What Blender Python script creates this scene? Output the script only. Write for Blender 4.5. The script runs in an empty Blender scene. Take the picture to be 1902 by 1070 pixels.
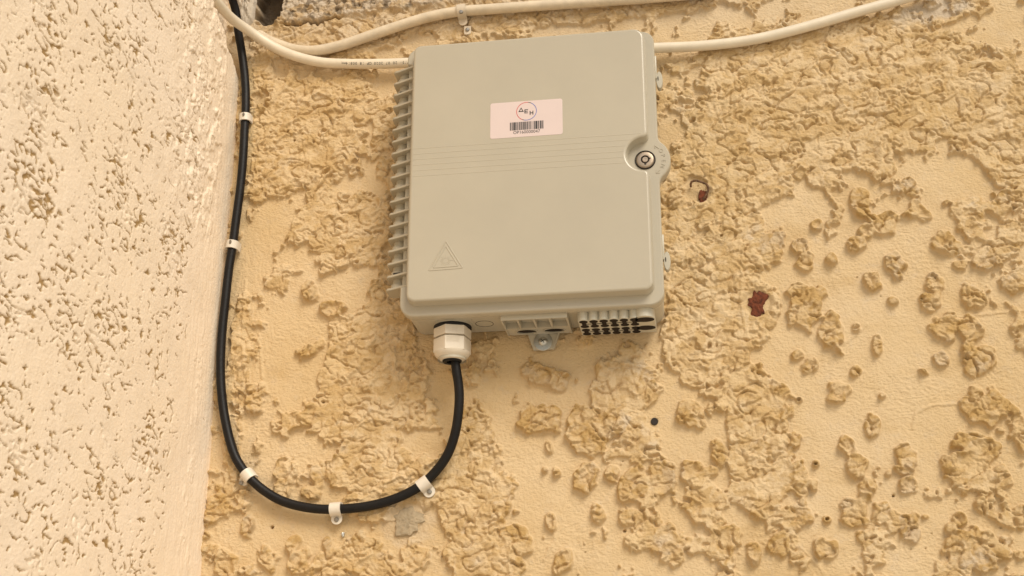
import bpy, bmesh, math
import numpy as np
from mathutils import Vector, Matrix

# ------------------------------------------------------------------ camera, light, exposure
scene = bpy.context.scene
COL = scene.collection
cam_d = bpy.data.cameras.new("camera")
cam = bpy.data.objects.new("camera", cam_d)
COL.objects.link(cam)
cam_d.sensor_width = 36.0
cam_d.lens = 36.0 * 2450.0 / 1902.0
cam_d.clip_start = 0.02
cam_d.clip_end = 100.0
R_ = Matrix(((0.98859, 0.05147, 0.14153), (0.15059, -0.34713, -0.92565), (0.00149, 0.9364, -0.35092)))
cam.matrix_world = Matrix.Translation((0.14865, -1.13324, -0.52422)) @ R_.to_4x4()
scene.camera = cam

SUN_DIR = Vector((0.39, -0.61, 0.68)).normalized()      # towards the light
SUN_EL = math.asin(SUN_DIR.z)
SUN_AZ = math.atan2(SUN_DIR.x, SUN_DIR.y)
world = bpy.data.worlds.new("World")
scene.world = world
world.use_nodes = True
wn = world.node_tree.nodes
wl = world.node_tree.links
wn.clear()
w_out = wn.new("ShaderNodeOutputWorld")
w_bg = wn.new("ShaderNodeBackground")
w_sky = wn.new("ShaderNodeTexSky")
w_sky.sky_type = 'NISHITA'
w_sky.sun_disc = False
w_sky.sun_elevation = SUN_EL
w_sky.sun_rotation = SUN_AZ
w_bg.inputs['Strength'].default_value = 0.108
# warm sunlit yard below the horizon, softened blue sky above it
w_geo = wn.new("ShaderNodeTexCoord")
w_sep = wn.new("ShaderNodeSeparateXYZ")
w_map = wn.new("ShaderNodeMapRange")
w_map.inputs['From Min'].default_value = -0.08
w_map.inputs['From Max'].default_value = 0.08
w_tint = wn.new("ShaderNodeMix"); w_tint.data_type = 'RGBA'; w_tint.blend_type = 'MULTIPLY'
w_tint.inputs[0].default_value = 1.0
w_tint.inputs[7].default_value = (1.2, 1.0, 0.78, 1)
w_mix = wn.new("ShaderNodeMix"); w_mix.data_type = 'RGBA'
w_mix.inputs[6].default_value = (5.6, 4.8, 3.7, 1)
wl.new(w_geo.outputs['Generated'], w_sep.inputs[0])
wl.new(w_sep.outputs['Z'], w_map.inputs['Value'])
wl.new(w_sky.outputs[0], w_tint.inputs[6])
wl.new(w_map.outputs[0], w_mix.inputs[0])
wl.new(w_tint.outputs[2], w_mix.inputs[7])
wl.new(w_mix.outputs[2], w_bg.inputs['Color'])
wl.new(w_bg.outputs[0], w_out.inputs[0])

sun_d = bpy.data.lights.new("sun", 'SUN')
sun_d.energy = 2.15
sun_d.angle = math.radians(28)
sun_d.color = (1.0, 0.93, 0.80)
sun = bpy.data.objects.new("sun", sun_d)
COL.objects.link(sun)
sun.rotation_euler = (-SUN_DIR).to_track_quat('-Z', 'Y').to_euler()

vs = scene.view_settings
vs.view_transform = 'Standard'
vs.look = 'None'
vs.exposure = 0.34
vs.gamma = 1.0

# ------------------------------------------------------------------ measured positions (metres, wall plane y = 0)
BLACK = [(-0.3068, -0.05, 0.2304), (-0.3079, -0.034, 0.2218), (-0.3067, -0.026, 0.2133), (-0.3051, -0.018, 0.1927), (-0.3028, -0.013, 0.1771), (-0.2992, -0.0105, 0.1557), (-0.2964, -0.0095, 0.1368), (-0.294, -0.0095, 0.109), (-0.2938, -0.0095, 0.0951), (-0.2927, -0.0095, 0.0591), (-0.2929, -0.0095, 0.0245), (-0.2946, -0.0095, -0.01), (-0.296, -0.0095, -0.0405), (-0.2977, -0.0095, -0.0605), (-0.2987, -0.0095, -0.094), (-0.2994, -0.0095, -0.1344), (-0.297, -0.0095, -0.1735), (-0.2896, -0.0095, -0.2124), (-0.2777, -0.0095, -0.2466), (-0.2673, -0.0095, -0.2618), (-0.2602, -0.0095, -0.2694), (-0.2479, -0.0095, -0.2796), (-0.2287, -0.0095, -0.2903), (-0.2035, -0.0095, -0.2968), (-0.1808, -0.0095, -0.2984), (-0.152, -0.0095, -0.2966), (-0.1264, -0.0095, -0.2904), (-0.1048, -0.0102, -0.2802), (-0.0897, -0.012, -0.2671), (-0.079, -0.016, -0.2535), (-0.0722, -0.02, -0.2367), (-0.069, -0.023, -0.22), (-0.0679, -0.025, -0.2034), (-0.0688, -0.0265, -0.1909), (-0.0702, -0.028, -0.1818), (-0.0715, -0.0285, -0.1709), (-0.0723, -0.0285, -0.1643)]
CABLE_A = [(-0.3131, -0.12, 0.1941), (-0.3071, -0.08, 0.1923), (-0.3015, -0.048, 0.1909), (-0.2883, -0.024, 0.1875), (-0.2687, -0.0155, 0.1752), (-0.2473, -0.013, 0.1641), (-0.2192, -0.011, 0.1551), (-0.194, -0.0108, 0.1512), (-0.1567, -0.0108, 0.1479), (-0.1318, -0.0108, 0.1467), (-0.0887, -0.0108, 0.146), (-0.04, -0.0108, 0.1455), (0.0135, -0.0108, 0.1444), (0.0663, -0.0108, 0.1434), (0.118, -0.0108, 0.1418), (0.1598, -0.0108, 0.1402), (0.2085, -0.0108, 0.1424), (0.2572, -0.0108, 0.1513), (0.3064, -0.0108, 0.1634), (0.3468, -0.0108, 0.1729), (0.385, -0.0108, 0.1833)]
CABLE_B = [(-0.3108, 0.022, 0.2286), (-0.2996, 0.01, 0.2137), (-0.2898, 0.001, 0.2015), (-0.2805, -0.004, 0.1913), (-0.2643, -0.006, 0.1817), (-0.247, -0.007, 0.1742), (-0.2262, -0.0108, 0.1689), (-0.2011, -0.0108, 0.1719), (-0.1702, -0.0108, 0.1807), (-0.1382, -0.0108, 0.19), (-0.1079, -0.0108, 0.1976), (-0.0776, -0.0108, 0.201), (-0.0485, -0.0108, 0.2008), (0.0086, -0.0108, 0.2), (0.051, -0.0108, 0.1994), (0.1069, -0.0108, 0.1987), (0.1782, -0.0108, 0.1986)]
CLIPS = [(-0.2937, 0.0981, -0.9996, -0.0298), (-0.2964, -0.0393, -0.9938, 0.1112), (-0.2635, -0.2659, -0.7597, -0.6503), (-0.1803, -0.2984, 0.0498, -0.9988), (-0.1016, -0.2782, 0.5855, -0.8106), (-0.0743, 0.201, 0.0586, -0.9983)]
EXTRA_CLIP = (-0.0694, 0.1817)
BLOBS = [(0.2988, -0.0582, 0.0078, 0.0083), (0.2901, -0.0702, 0.0083, 0.0073), (0.3139, -0.0528, 0.0156, 0.0104), (0.3461, -0.0416, 0.0078, 0.0109), (0.3203, -0.0892, 0.0094, 0.0094), (0.3221, -0.1037, 0.0052, 0.0052), (0.2985, -0.107, 0.0083, 0.0094), (0.3872, -0.0538, 0.013, 0.013), (0.3685, -0.076, 0.0146, 0.0114), (0.4004, -0.0903, 0.012, 0.0125), (0.4183, -0.0826, 0.0088, 0.0088), (0.4196, -0.0391, 0.0104, 0.0146), (0.3535, -0.1126, 0.0083, 0.0104), (0.3466, -0.1299, 0.0083, 0.0078), (0.3821, -0.1262, 0.0099, 0.013), (0.3568, -0.1528, 0.0109, 0.0125), (0.3787, -0.1554, 0.0125, 0.0109), (0.4195, -0.1162, 0.0104, 0.0088), (0.3507, -0.18, 0.0088, 0.0073), (0.3819, -0.1815, 0.0146, 0.0146), (0.2985, -0.1673, 0.0047, 0.0104), (0.2394, -0.1818, 0.0073, 0.0062), (0.2291, -0.1715, 0.0052, 0.0052), (0.2787, -0.1895, 0.0047, 0.0047), (0.2808, -0.15, 0.0036, 0.0047), (0.2402, -0.1278, 0.0182, 0.0218), (0.26, -0.1495, 0.0109, 0.0182), (0.242, -0.0846, 0.0083, 0.0088), (0.2653, -0.0844, 0.0052, 0.0062), (0.2132, -0.0666, 0.012, 0.0166), (0.2562, -0.0491, 0.0062, 0.0073), (0.1881, -0.041, 0.0161, 0.0198), (0.1492, -0.0348, 0.0156, 0.0109), (0.2384, -0.0697, 0.0073, 0.0088), (0.2961, -0.0293, 0.0104, 0.013), (0.3371, -0.0186, 0.0104, 0.0094), (0.2617, -0.2072, 0.0088, 0.0099), (0.2279, -0.2126, 0.0026, 0.0021), (0.2879, -0.2379, 0.0062, 0.0104), (0.2661, -0.2569, 0.0073, 0.0104), (0.2722, -0.2734, 0.0094, 0.0114), (0.3128, -0.2701, 0.0094, 0.0135), (0.3121, -0.2899, 0.0099, 0.0073), (0.2776, -0.2929, 0.0068, 0.0104), (0.2879, -0.3137, 0.0073, 0.0088), (0.2651, -0.3144, 0.0104, 0.0156), (0.271, -0.3321, 0.0052, 0.0052), (0.3106, -0.3268, 0.0094, 0.0114), (0.2395, -0.342, 0.0099, 0.0088), (0.2376, -0.2699, 0.0031, 0.0036), (0.2433, -0.317, 0.0031, 0.0036), (0.3664, -0.2719, 0.0218, 0.027), (0.3879, -0.2836, 0.0083, 0.0125), (0.3827, -0.2269, 0.0198, 0.0182), (0.4071, -0.2517, 0.0073, 0.0182), (0.3567, -0.3448, 0.0218, 0.0182), (0.3697, -0.3096, 0.0047, 0.0088), (0.3505, -0.3203, 0.0052, 0.0073), (0.3799, -0.3484, 0.0073, 0.0073), (0.3997, -0.3194, 0.0062, 0.0104), (0.2187, -0.3136, 0.0156, 0.0109), (0.1916, -0.3046, 0.0099, 0.0146), (0.2015, -0.3367, 0.0088, 0.0109), (0.1566, -0.3338, 0.0146, 0.0125), (0.1575, -0.3495, 0.0073, 0.0088), (0.1811, -0.3438, 0.0062, 0.0099), (0.1377, -0.3063, 0.0099, 0.0146), (0.1922, -0.216, 0.027, 0.0312), (0.1994, -0.2545, 0.0234, 0.0198), (0.1803, -0.2835, 0.0161, 0.0125), (0.2134, -0.2813, 0.0198, 0.0146), (0.137, -0.2225, 0.0114, 0.0135), (0.136, -0.2736, 0.0161, 0.0088), (0.1562, -0.2563, 0.0073, 0.0109), (0.0062, -0.1804, 0.0229, 0.0104), (0.0179, -0.186, 0.0094, 0.0083), (-0.0037, -0.2205, 0.0146, 0.0146), (0.0136, -0.2211, 0.0078, 0.0125), (0.0367, -0.224, 0.0166, 0.0125), (0.0596, -0.2229, 0.0166, 0.0146), (0.0459, -0.24, 0.0187, 0.0187), (0.0414, -0.2763, 0.0104, 0.0146), (0.0641, -0.2732, 0.0062, 0.0083), (0.0849, -0.2796, 0.0146, 0.0125), (0.0791, -0.2869, 0.0104, 0.0104), (0.0511, -0.3072, 0.0057, 0.0083), (0.0751, -0.3125, 0.0057, 0.0083), (0.0086, -0.2464, 0.0031, 0.0062), (0.0056, -0.2675, 0.0031, 0.0036), (0.0151, -0.2698, 0.0031, 0.0047), (0.0099, -0.3126, 0.0042, 0.0073), (0.0198, -0.347, 0.0083, 0.0125), (-0.0588, -0.2203, 0.0125, 0.0166), (-0.0566, -0.2402, 0.0166, 0.0166), (-0.0293, -0.2875, 0.0094, 0.0187), (-0.0562, -0.279, 0.0208, 0.025), (-0.0482, -0.3096, 0.0234, 0.0234), (-0.0329, -0.3366, 0.0291, 0.025), (0.107, -0.3307, 0.0125, 0.0125), (0.1072, -0.2784, 0.0125, 0.0166), (0.0839, -0.1898, 0.0166, 0.0187), (0.0645, -0.1789, 0.0125, 0.0125), (0.0583, -0.1987, 0.0104, 0.0104), (0.0965, -0.2403, 0.0062, 0.0135), (-0.229, -0.2609, 0.0104, 0.0135), (-0.2319, -0.2775, 0.0083, 0.0104), (-0.2051, -0.2823, 0.0083, 0.0068), (-0.2009, -0.2672, 0.0052, 0.0109), (-0.2628, -0.3102, 0.0068, 0.0109), (-0.2433, -0.3393, 0.0068, 0.0125), (-0.2183, -0.3276, 0.0057, 0.0083), (-0.2135, -0.3423, 0.0109, 0.0125), (-0.1883, -0.3269, 0.0042, 0.0083), (-0.2014, -0.3477, 0.0042, 0.0083), (-0.1586, -0.3374, 0.0208, 0.0166), (-0.1556, -0.2554, 0.0343, 0.0177), (-0.0971, -0.2676, 0.0156, 0.0156), (-0.2811, -0.3446, 0.0104, 0.0156), (-0.292, -0.2924, 0.0114, 0.0177), (-0.2269, -0.2134, 0.0094, 0.0114), (-0.2103, -0.2089, 0.0094, 0.0135), (-0.2668, -0.1939, 0.0083, 0.0146), (-0.2154, -0.1466, 0.0125, 0.0073), (-0.194, -0.1077, 0.0114, 0.0104), (-0.2187, -0.0874, 0.0073, 0.0125), (0.3161, -0.1267, 0.0042, 0.0042), (0.3346, -0.1919, 0.0047, 0.0026), (0.2988, -0.2121, 0.0031, 0.0026), (0.2968, -0.2802, 0.0026, 0.0026), (0.3237, -0.3173, 0.0031, 0.0026)]
DENSE = [(-0.1405, 0.0781, 0.0312, 0.078, 0.65), (-0.2863, 0.1507, 0.0208, 0.0312, 0.7), (-0.226, 0.1895, 0.0884, 0.0416, 0.9), (-0.2916, 0.1449, 0.0208, 0.0624, 0.7), (0.0, -0.1516, 0.0208, 0.0156, 0.6), (0.2875, 0.085, 0.1872, 0.0988, 0.85), (0.1637, -0.0769, 0.0676, 0.1716, 0.8), (-0.1602, -0.17, 0.0624, 0.0988, 0.9), (-0.2366, 0.0795, 0.078, 0.0832, 0.85), (-0.1876, -0.0227, 0.0624, 0.0468, 0.7), (-0.2835, -0.1802, 0.013, 0.1352, 0.7), (0.077, -0.1955, 0.0364, 0.0364, 0.7), (-0.0581, -0.2785, 0.0416, 0.0676, 0.85), (0.1961, -0.2487, 0.0416, 0.078, 0.8), (-0.1459, -0.2758, 0.0624, 0.0416, 0.8), (-0.0479, -0.3446, 0.0468, 0.0312, 0.8), (0.4233, 0.0404, 0.0624, 0.0832, 0.85), (0.4122, -0.0501, 0.0416, 0.0468, 0.6), (0.002, 0.2062, 0.2912, 0.0312, 0.9), (0.1151, -0.3117, 0.0624, 0.052, 0.5), (-0.1435, -0.3378, 0.0728, 0.0312, 0.6), (-0.1937, 0.1062, 0.0468, 0.0416, 0.7), (-0.255, -0.1394, 0.0312, 0.0728, 0.3), (0.228, 0.0163, 0.0832, 0.0624, 0.8)]
SMOOTH = [(-0.2235, -0.1409, 0.0312, 0.0572, 0.8), (-0.1843, -0.092, 0.026, 0.026, 0.5), (0.0041, -0.2756, 0.0416, 0.0988, 0.6), (0.2436, -0.2219, 0.0416, 0.13, 0.7), (0.1277, -0.2318, 0.0208, 0.0364, 0.6), (0.3264, -0.2061, 0.104, 0.0832, 0.5), (0.2355, -0.0494, 0.026, 0.0572, 0.4), (0.3089, -0.106, 0.0572, 0.0676, 0.5), (-0.2139, -0.3028, 0.0572, 0.0364, 0.5), (-0.0001, -0.172, 0.0312, 0.026, 0.8), (0.1476, -0.0057, 0.0156, 0.013, 0.5), (-0.263, -0.0236, 0.0208, 0.0208, 0.4), (0.3842, -0.0111, 0.0312, 0.026, 0.7)]
RUST = (0.1981, -0.1225)
RUSTWIRE = (0.1514, -0.0103)
PLUG = (0.1023, -0.227)
PATCH = (-0.1169, -0.3092)
HOLE = (-0.2412, -0.3112)
SCREWBIT = (-0.175, -0.3196)
WHITESTREAK = (0.3819, 0.1654)
HOLLOW = (-0.2848, 0.227)
MORTAR = (-0.3047, 0.2275)
LEDGE = [(-0.2759, 0.2068), (-0.2528, 0.2059), (-0.2269, 0.2055), (-0.2042, 0.2078), (-0.1872, 0.2095), (-0.1533, 0.2108), (-0.1196, 0.212), (-0.075, 0.2142), (-0.0198, 0.2146), (0.0456, 0.2134)]
HOLES = [(-0.2675, 0.083), (-0.2355, 0.0794), (-0.2429, 0.0728), (-0.1997, -0.1976), (0.2433, -0.317), (0.2376, -0.2699), (0.2279, -0.2126), (-0.2502, 0.0829), (-0.2854, 0.0592), (0.1697, -0.056), (-0.0636, -0.2296), (0.2994, -0.2986), (0.0734, -0.3221)]
RIDGES = [[(0.36, 0.0, -0.1451), (0.392, 0.0, -0.1417), (0.4504, 0.0, -0.1398)], [(0.321, 0.0, -0.2415), (0.3251, 0.0, -0.2275), (0.3382, 0.0, -0.2218), (0.3649, 0.0, -0.221)], [(0.2675, 0.0, -0.1653), (0.2813, 0.0, -0.1551), (0.2912, 0.0, -0.1466)], [(0.0036, 0.0, -0.3457), (0.0131, 0.0, -0.3275), (0.0132, 0.0, -0.3136)], [(0.2129, 0.0, -0.3324), (0.2292, 0.0, -0.3507), (0.241, 0.0, -0.3664)], [(-0.2838, 0.0, -0.0728), (-0.2804, 0.0, -0.1382), (-0.2704, 0.0, -0.2015)], [(-0.2663, 0.0, -0.1282), (-0.2602, 0.0, -0.1708)], [(0.1882, 0.0, -0.073), (0.1835, 0.0, -0.1197), (0.1851, 0.0, -0.1402)], [(-0.1345, 0.0, -0.1763), (-0.1536, 0.0, -0.2061)]]
CORNER_X = -0.3055

# ------------------------------------------------------------------ helpers
def tag(o, label=None, cat=None, group=None, kind=None):
    if label: o['label'] = label
    if cat: o['category'] = cat
    if group: o['group'] = group
    if kind: o['kind'] = kind
    return o

def empty(name, loc=(0, 0, 0)):
    o = bpy.data.objects.new(name, None)
    o.empty_display_size = 0.02
    o.location = loc
    COL.objects.link(o)
    return o

def finish(name, bm, mats, parent=None, smooth=35, recalc=True):
    me = bpy.data.meshes.new(name)
    if recalc:
        bmesh.ops.recalc_face_normals(bm, faces=bm.faces)
    bm.to_mesh(me)
    bm.free()
    for m in (mats if isinstance(mats, (list, tuple)) else [mats]):
        me.materials.append(m)
    if smooth:
        me.polygons.foreach_set('use_smooth', [True] * len(me.polygons))
        me.set_sharp_from_angle(angle=math.radians(smooth))
        for p in me.polygons:
            if len(p.vertices) > 4: p.use_smooth = False
    o = bpy.data.objects.new(name, me)
    COL.objects.link(o)
    if parent is not None:
        o.parent = parent
        o.matrix_parent_inverse = Matrix.Identity(4)
        # all meshes here are modelled in world coordinates; undo the parent's offset
        o.location = -Vector(PLOC.get(parent.name, (0, 0, 0)))
    return o

PLOC = {}

def smoothstep(a, b, x):
    t = np.clip((x - a) / (b - a), 0, 1)
    return t * t * (3 - 2 * t)

# ---- 2-D noises (numpy)
def _hash(ix, iy, seed):
    h = (ix.astype(np.int64) * 374761393 + iy.astype(np.int64) * 668265263 + seed * 1274126177) & 0xffffffff
    h = ((h ^ (h >> 13)) * 1274126177) & 0xffffffff
    h = ((h ^ (h >> 16)) * 2246822519) & 0xffffffff
    h = h ^ (h >> 15)
    return (h & 0xffffff).astype(np.float32) / np.float32(0xffffff)

def perlin(x, y, seed=0):
    ix = np.floor(x); iy = np.floor(y)
    fx = (x - ix).astype(np.float32); fy = (y - iy).astype(np.float32)
    u = fx * fx * fx * (fx * (fx * 6 - 15) + 10)
    v = fy * fy * fy * (fy * (fy * 6 - 15) + 10)
    def g(dx, dy):
        a = _hash(ix + dx, iy + dy, seed) * np.float32(2 * math.pi)
        return np.cos(a) * (fx - dx) + np.sin(a) * (fy - dy)
    n0 = g(0, 0) * (1 - u) + g(1, 0) * u
    n1 = g(0, 1) * (1 - u) + g(1, 1) * u
    return (n0 * (1 - v) + n1 * v) * 1.5

def fbm(x, y, octaves=4, seed=0, gain=0.5, lac=2.03):
    s = 0; a = 1.0; t = 0
    for i in range(octaves):
        s = s + a * perlin(x, y, seed + i * 17)
        t += a
        a *= gain; x = x * lac + 13.7; y = y * lac + 5.3
    return s / t

def ridged(x, y, octaves=3, seed=0, gain=0.5):
    s = 0; a = 1.0; t = 0
    for i in range(octaves):
        s = s + a * (1 - np.abs(perlin(x, y, seed + i * 31)) * 1.6)
        t += a
        a *= gain; x = x * 2.1 + 3.1; y = y * 2.1 + 7.9
    return s / t

def worley(x, y, seed=0):
    ix = np.floor(x); iy = np.floor(y)
    f1 = np.full(x.shape, 9.0, np.float32); f2 = f1.copy()
    for dx in (-1, 0, 1):
        for dy in (-1, 0, 1):
            cx = ix + dx; cy = iy + dy
            px = cx + 0.1 + 0.8 * _hash(cx, cy, seed)
            py = cy + 0.1 + 0.8 * _hash(cx, cy, seed + 91)
            d = np.sqrt((x - px) ** 2 + (y - py) ** 2).astype(np.float32)
            n1 = np.minimum(f1, d)
            f2 = np.minimum(np.maximum(f1, d), f2)
            f1 = n1
    return f1, f2

# ---- materials
def mat(name, color, rough=0.5, metallic=0.0, spec=0.5, bump=0.0, bscale=400.0, var=0.0, vscale=40.0, coat=0.0):
    m = bpy.data.materials.new(name)
    m.use_nodes = True
    nt = m.node_tree
    b = nt.nodes['Principled BSDF']
    b.inputs['Base Color'].default_value = (*color, 1)
    b.inputs['Roughness'].default_value = rough
    b.inputs['Metallic'].default_value = metallic
    b.inputs['Specular IOR Level'].default_value = spec
    if coat: b.inputs['Coat Weight'].default_value = coat
    geo = nt.nodes.new('ShaderNodeNewGeometry')
    if bump:
        n = nt.nodes.new('ShaderNodeTexNoise')
        n.inputs['Scale'].default_value = bscale
        n.inputs['Detail'].default_value = 3
        nt.links.new(geo.outputs['Position'], n.inputs['Vector'])
        bp = nt.nodes.new('ShaderNodeBump')
        bp.inputs['Strength'].default_value = bump
        bp.inputs['Distance'].default_value = 0.0006
        nt.links.new(n.outputs['Fac'], bp.inputs['Height'])
        nt.links.new(bp.outputs[0], b.inputs['Normal'])
    if var:
        n2 = nt.nodes.new('ShaderNodeTexNoise')
        n2.inputs['Scale'].default_value = vscale
        n2.inputs['Detail'].default_value = 5
        n2.inputs['Roughness'].default_value = 0.6
        nt.links.new(geo.outputs['Position'], n2.inputs['Vector'])
        mp = nt.nodes.new('ShaderNodeMapRange')
        mp.inputs['From Min'].default_value = 0.3
        mp.inputs['From Max'].default_value = 0.7
        mp.inputs['To Min'].default_value = 1 - var
        mp.inputs['To Max'].default_value = 1 + var
        nt.links.new(n2.outputs['Fac'], mp.inputs['Value'])
        mx = nt.nodes.new('ShaderNodeMix'); mx.data_type = 'RGBA'; mx.blend_type = 'MULTIPLY'
        mx.inputs[0].default_value = 1
        mx.inputs[6].default_value = (*color, 1)
        nt.links.new(mp.outputs[0], mx.inputs[7])
        nt.links.new(mx.outputs[2], b.inputs['Base Color'])
    return m

def stucco_mat(name, base, base2, grey, hollow, grime, streak_z, grain=0.95):
    """painted render: two close paint tones in broad drifts, bare grey mortar and a darker hollow colour where the paint attribute says so"""
    m = bpy.data.materials.new(name)
    m.use_nodes = True
    nt = m.node_tree; N = nt.nodes; L = nt.links
    b = N['Principled BSDF']
    b.inputs['Roughness'].default_value = 0.82
    b.inputs['Specular IOR Level'].default_value = 0.3
    geo = N.new('ShaderNodeNewGeometry')
    def noise(scale, detail=4, rough=0.55, vec=None):
        n = N.new('ShaderNodeTexNoise')
        n.inputs['Scale'].default_value = scale
        n.inputs['Detail'].default_value = detail
        n.inputs['Roughness'].default_value = rough
        L.new(vec if vec else geo.outputs['Position'], n.inputs['Vector'])
        return n.outputs['Fac']
    def mix(fac, a, c):
        x = N.new('ShaderNodeMix'); x.data_type = 'RGBA'
        if isinstance(fac, float): x.inputs[0].default_value = fac
        else: L.new(fac, x.inputs[0])
        for k, v in ((6, a), (7, c)):
            if isinstance(v, tuple): x.inputs[k].default_value = (*v, 1)
            else: L.new(v, x.inputs[k])
        return x.outputs[2]
    def rng(v, a, c, lo=0.0, hi=1.0):
        r = N.new('ShaderNodeMapRange')
        r.inputs['From Min'].default_value = a; r.inputs['From Max'].default_value = c
        r.inputs['To Min'].default_value = lo; r.inputs['To Max'].default_value = hi
        L.new(v, r.inputs['Value'])
        return r.outputs[0]
    c = mix(rng(noise(9.0, 6, 0.62), 0.36, 0.64), base, base2)
    c = mix(rng(noise(70.0, 5, 0.65), 0.56, 0.74, 0.0, 0.35), c, grey)
    at = N.new('ShaderNodeVertexColor'); at.layer_name = 'paint'
    sp = N.new('ShaderNodeSeparateColor'); L.new(at.outputs[0], sp.inputs[0])
    c = mix(sp.outputs[0], c, grey)
    c = mix(sp.outputs[2], c, grime)
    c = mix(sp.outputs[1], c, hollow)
    L.new(c, b.inputs['Base Color'])
    mp = N.new('ShaderNodeMapping')
    mp.inputs['Scale'].default_value = streak_z
    L.new(geo.outputs['Position'], mp.inputs[0])
    add = N.new('ShaderNodeMath'); add.operation = 'MULTIPLY_ADD'
    L.new(noise(330.0, 4, 0.6, mp.outputs[0]), add.inputs[0]); add.inputs[1].default_value = 1.0
    L.new(noise(1100.0, 3, 0.6), add.inputs[2])
    grit = N.new('ShaderNodeMath'); grit.operation = 'MULTIPLY_ADD'
    vo = N.new('ShaderNodeTexVoronoi'); vo.feature = 'SMOOTH_F1'; vo.inputs['Scale'].default_value = 420.0
    L.new(geo.outputs['Position'], vo.inputs['Vector'])
    L.new(vo.outputs['Distance'], grit.inputs[0]); grit.inputs[1].default_value = -0.9
    L.new(add.outputs[0], grit.inputs[2])
    add = grit
    bpn = N.new('ShaderNodeBump')
    bpn.inputs['Strength'].default_value = grain
    bpn.inputs['Distance'].default_value = 0.0007
    L.new(add.outputs[0], bpn.inputs['Height'])
    L.new(bpn.outputs[0], b.inputs['Normal'])
    return m

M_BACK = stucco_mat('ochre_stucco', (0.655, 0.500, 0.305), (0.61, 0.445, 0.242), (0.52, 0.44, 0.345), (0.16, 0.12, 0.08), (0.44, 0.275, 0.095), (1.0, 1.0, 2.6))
M_SIDE = stucco_mat('cream_stucco', (0.90, 0.765, 0.61), (0.89, 0.745, 0.57), (0.74, 0.62, 0.48), (0.39, 0.25, 0.105), (0.6, 0.48, 0.33), (1.0, 1.0, 1.0), 0.5)  # hollow brown also carries the shade of the pits
M_BOX = mat('grey_green_plastic', (0.435, 0.39, 0.30), 0.27, spec=0.6, bump=0.10, bscale=1500, var=0.035, vscale=12)
M_BASE = mat('grey_plastic_base', (0.465, 0.425, 0.335), 0.36, bump=0.1, bscale=1500, var=0.03, vscale=25)
M_STICK = mat('pink_white_label', (0.65, 0.535, 0.505), 0.35, var=0.015, vscale=60)
M_INK = mat('black_ink', (0.02, 0.018, 0.018), 0.5)
M_RED = mat('red_ink', (0.55, 0.03, 0.03), 0.5)
M_BLUE = mat('blue_ink', (0.03, 0.09, 0.42), 0.5)
M_GLAND = mat('white_nylon', (0.68, 0.61, 0.505), 0.4, var=0.02, vscale=50)
M_RUBBER = mat('black_rubber', (0.008, 0.008, 0.009), 0.55, spec=0.3)
M_CABLEK = mat('black_cable_sheath', (0.006, 0.005, 0.005), 0.48, spec=0.28, bump=0.25, bscale=300, var=0.3, vscale=120)
M_CABLEW = mat('cream_cable_sheath', (0.70, 0.615, 0.48), 0.42, bump=0.08, bscale=250, var=0.06, vscale=70)
M_CABLED = mat('dusty_cable_sheath', (0.63, 0.53, 0.39), 0.55, bump=0.2, bscale=400, var=0.13, vscale=90)
M_CLIP = mat('white_clip_plastic', (0.68, 0.62, 0.53), 0.4, var=0.04, vscale=200)
M_CLIPD = mat('dusty_clip_plastic', (0.58, 0.49, 0.37), 0.5, var=0.08, vscale=200)
M_STEEL = mat('zinc_steel', (0.55, 0.55, 0.52), 0.32, metallic=1.0, bump=0.2, bscale=900)
M_NAIL = mat('dull_nail_steel', (0.30, 0.28, 0.25), 0.4, metallic=0.9, bump=0.3, bscale=900)
M_LOCK = mat('nickel_lock', (0.40, 0.32, 0.24), 0.42, metallic=0.85, bump=0.15, bscale=700)
M_DARK = mat('dark_cavity', (0.022, 0.016, 0.012), 0.8)
M_DARKGAP = mat('brown_black_gap', (0.02, 0.014, 0.011), 0.7, spec=0.2)  # near-black for dark rings, slots and the shade inside ports
M_PRINT = mat('grey_print', (0.02, 0.02, 0.02), 0.6)
M_RUST = mat('red_brown_rust', (0.125, 0.030, 0.009), 0.9, bump=1.0, bscale=500, var=0.6, vscale=300)
M_WIRE = mat('dark_rusty_iron', (0.15, 0.08, 0.042), 0.9, bump=1.0, bscale=700, var=0.5, vscale=300)
M_CONC = mat('grey_bare_mortar', (0.37, 0.295, 0.195), 0.95, bump=1.0, bscale=500, var=0.18, vscale=160)
M_MORT = mat('pale_mortar', (0.52, 0.45, 0.36), 0.95, bump=1.0, bscale=600, var=0.12, vscale=120)

# ------------------------------------------------------------------ the two rendered walls
def axis(lo, hi, step, far_lo, far_hi, far_step):
    a = np.arange(lo, hi + step * .5, step)
    def grow(start, end, s):
        out = []; x = start; d = s
        sgn = 1 if end > start else -1
        while (end - x) * sgn > 0:
            d = min(d * 1.18, far_step); x = x + sgn * d; out.append(x)
        return out
    l = grow(lo, far_lo, step)[::-1] if far_lo < lo else []
    r = grow(hi, far_hi, step) if far_hi > hi else []
    return np.array(l + list(a) + r)

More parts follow.
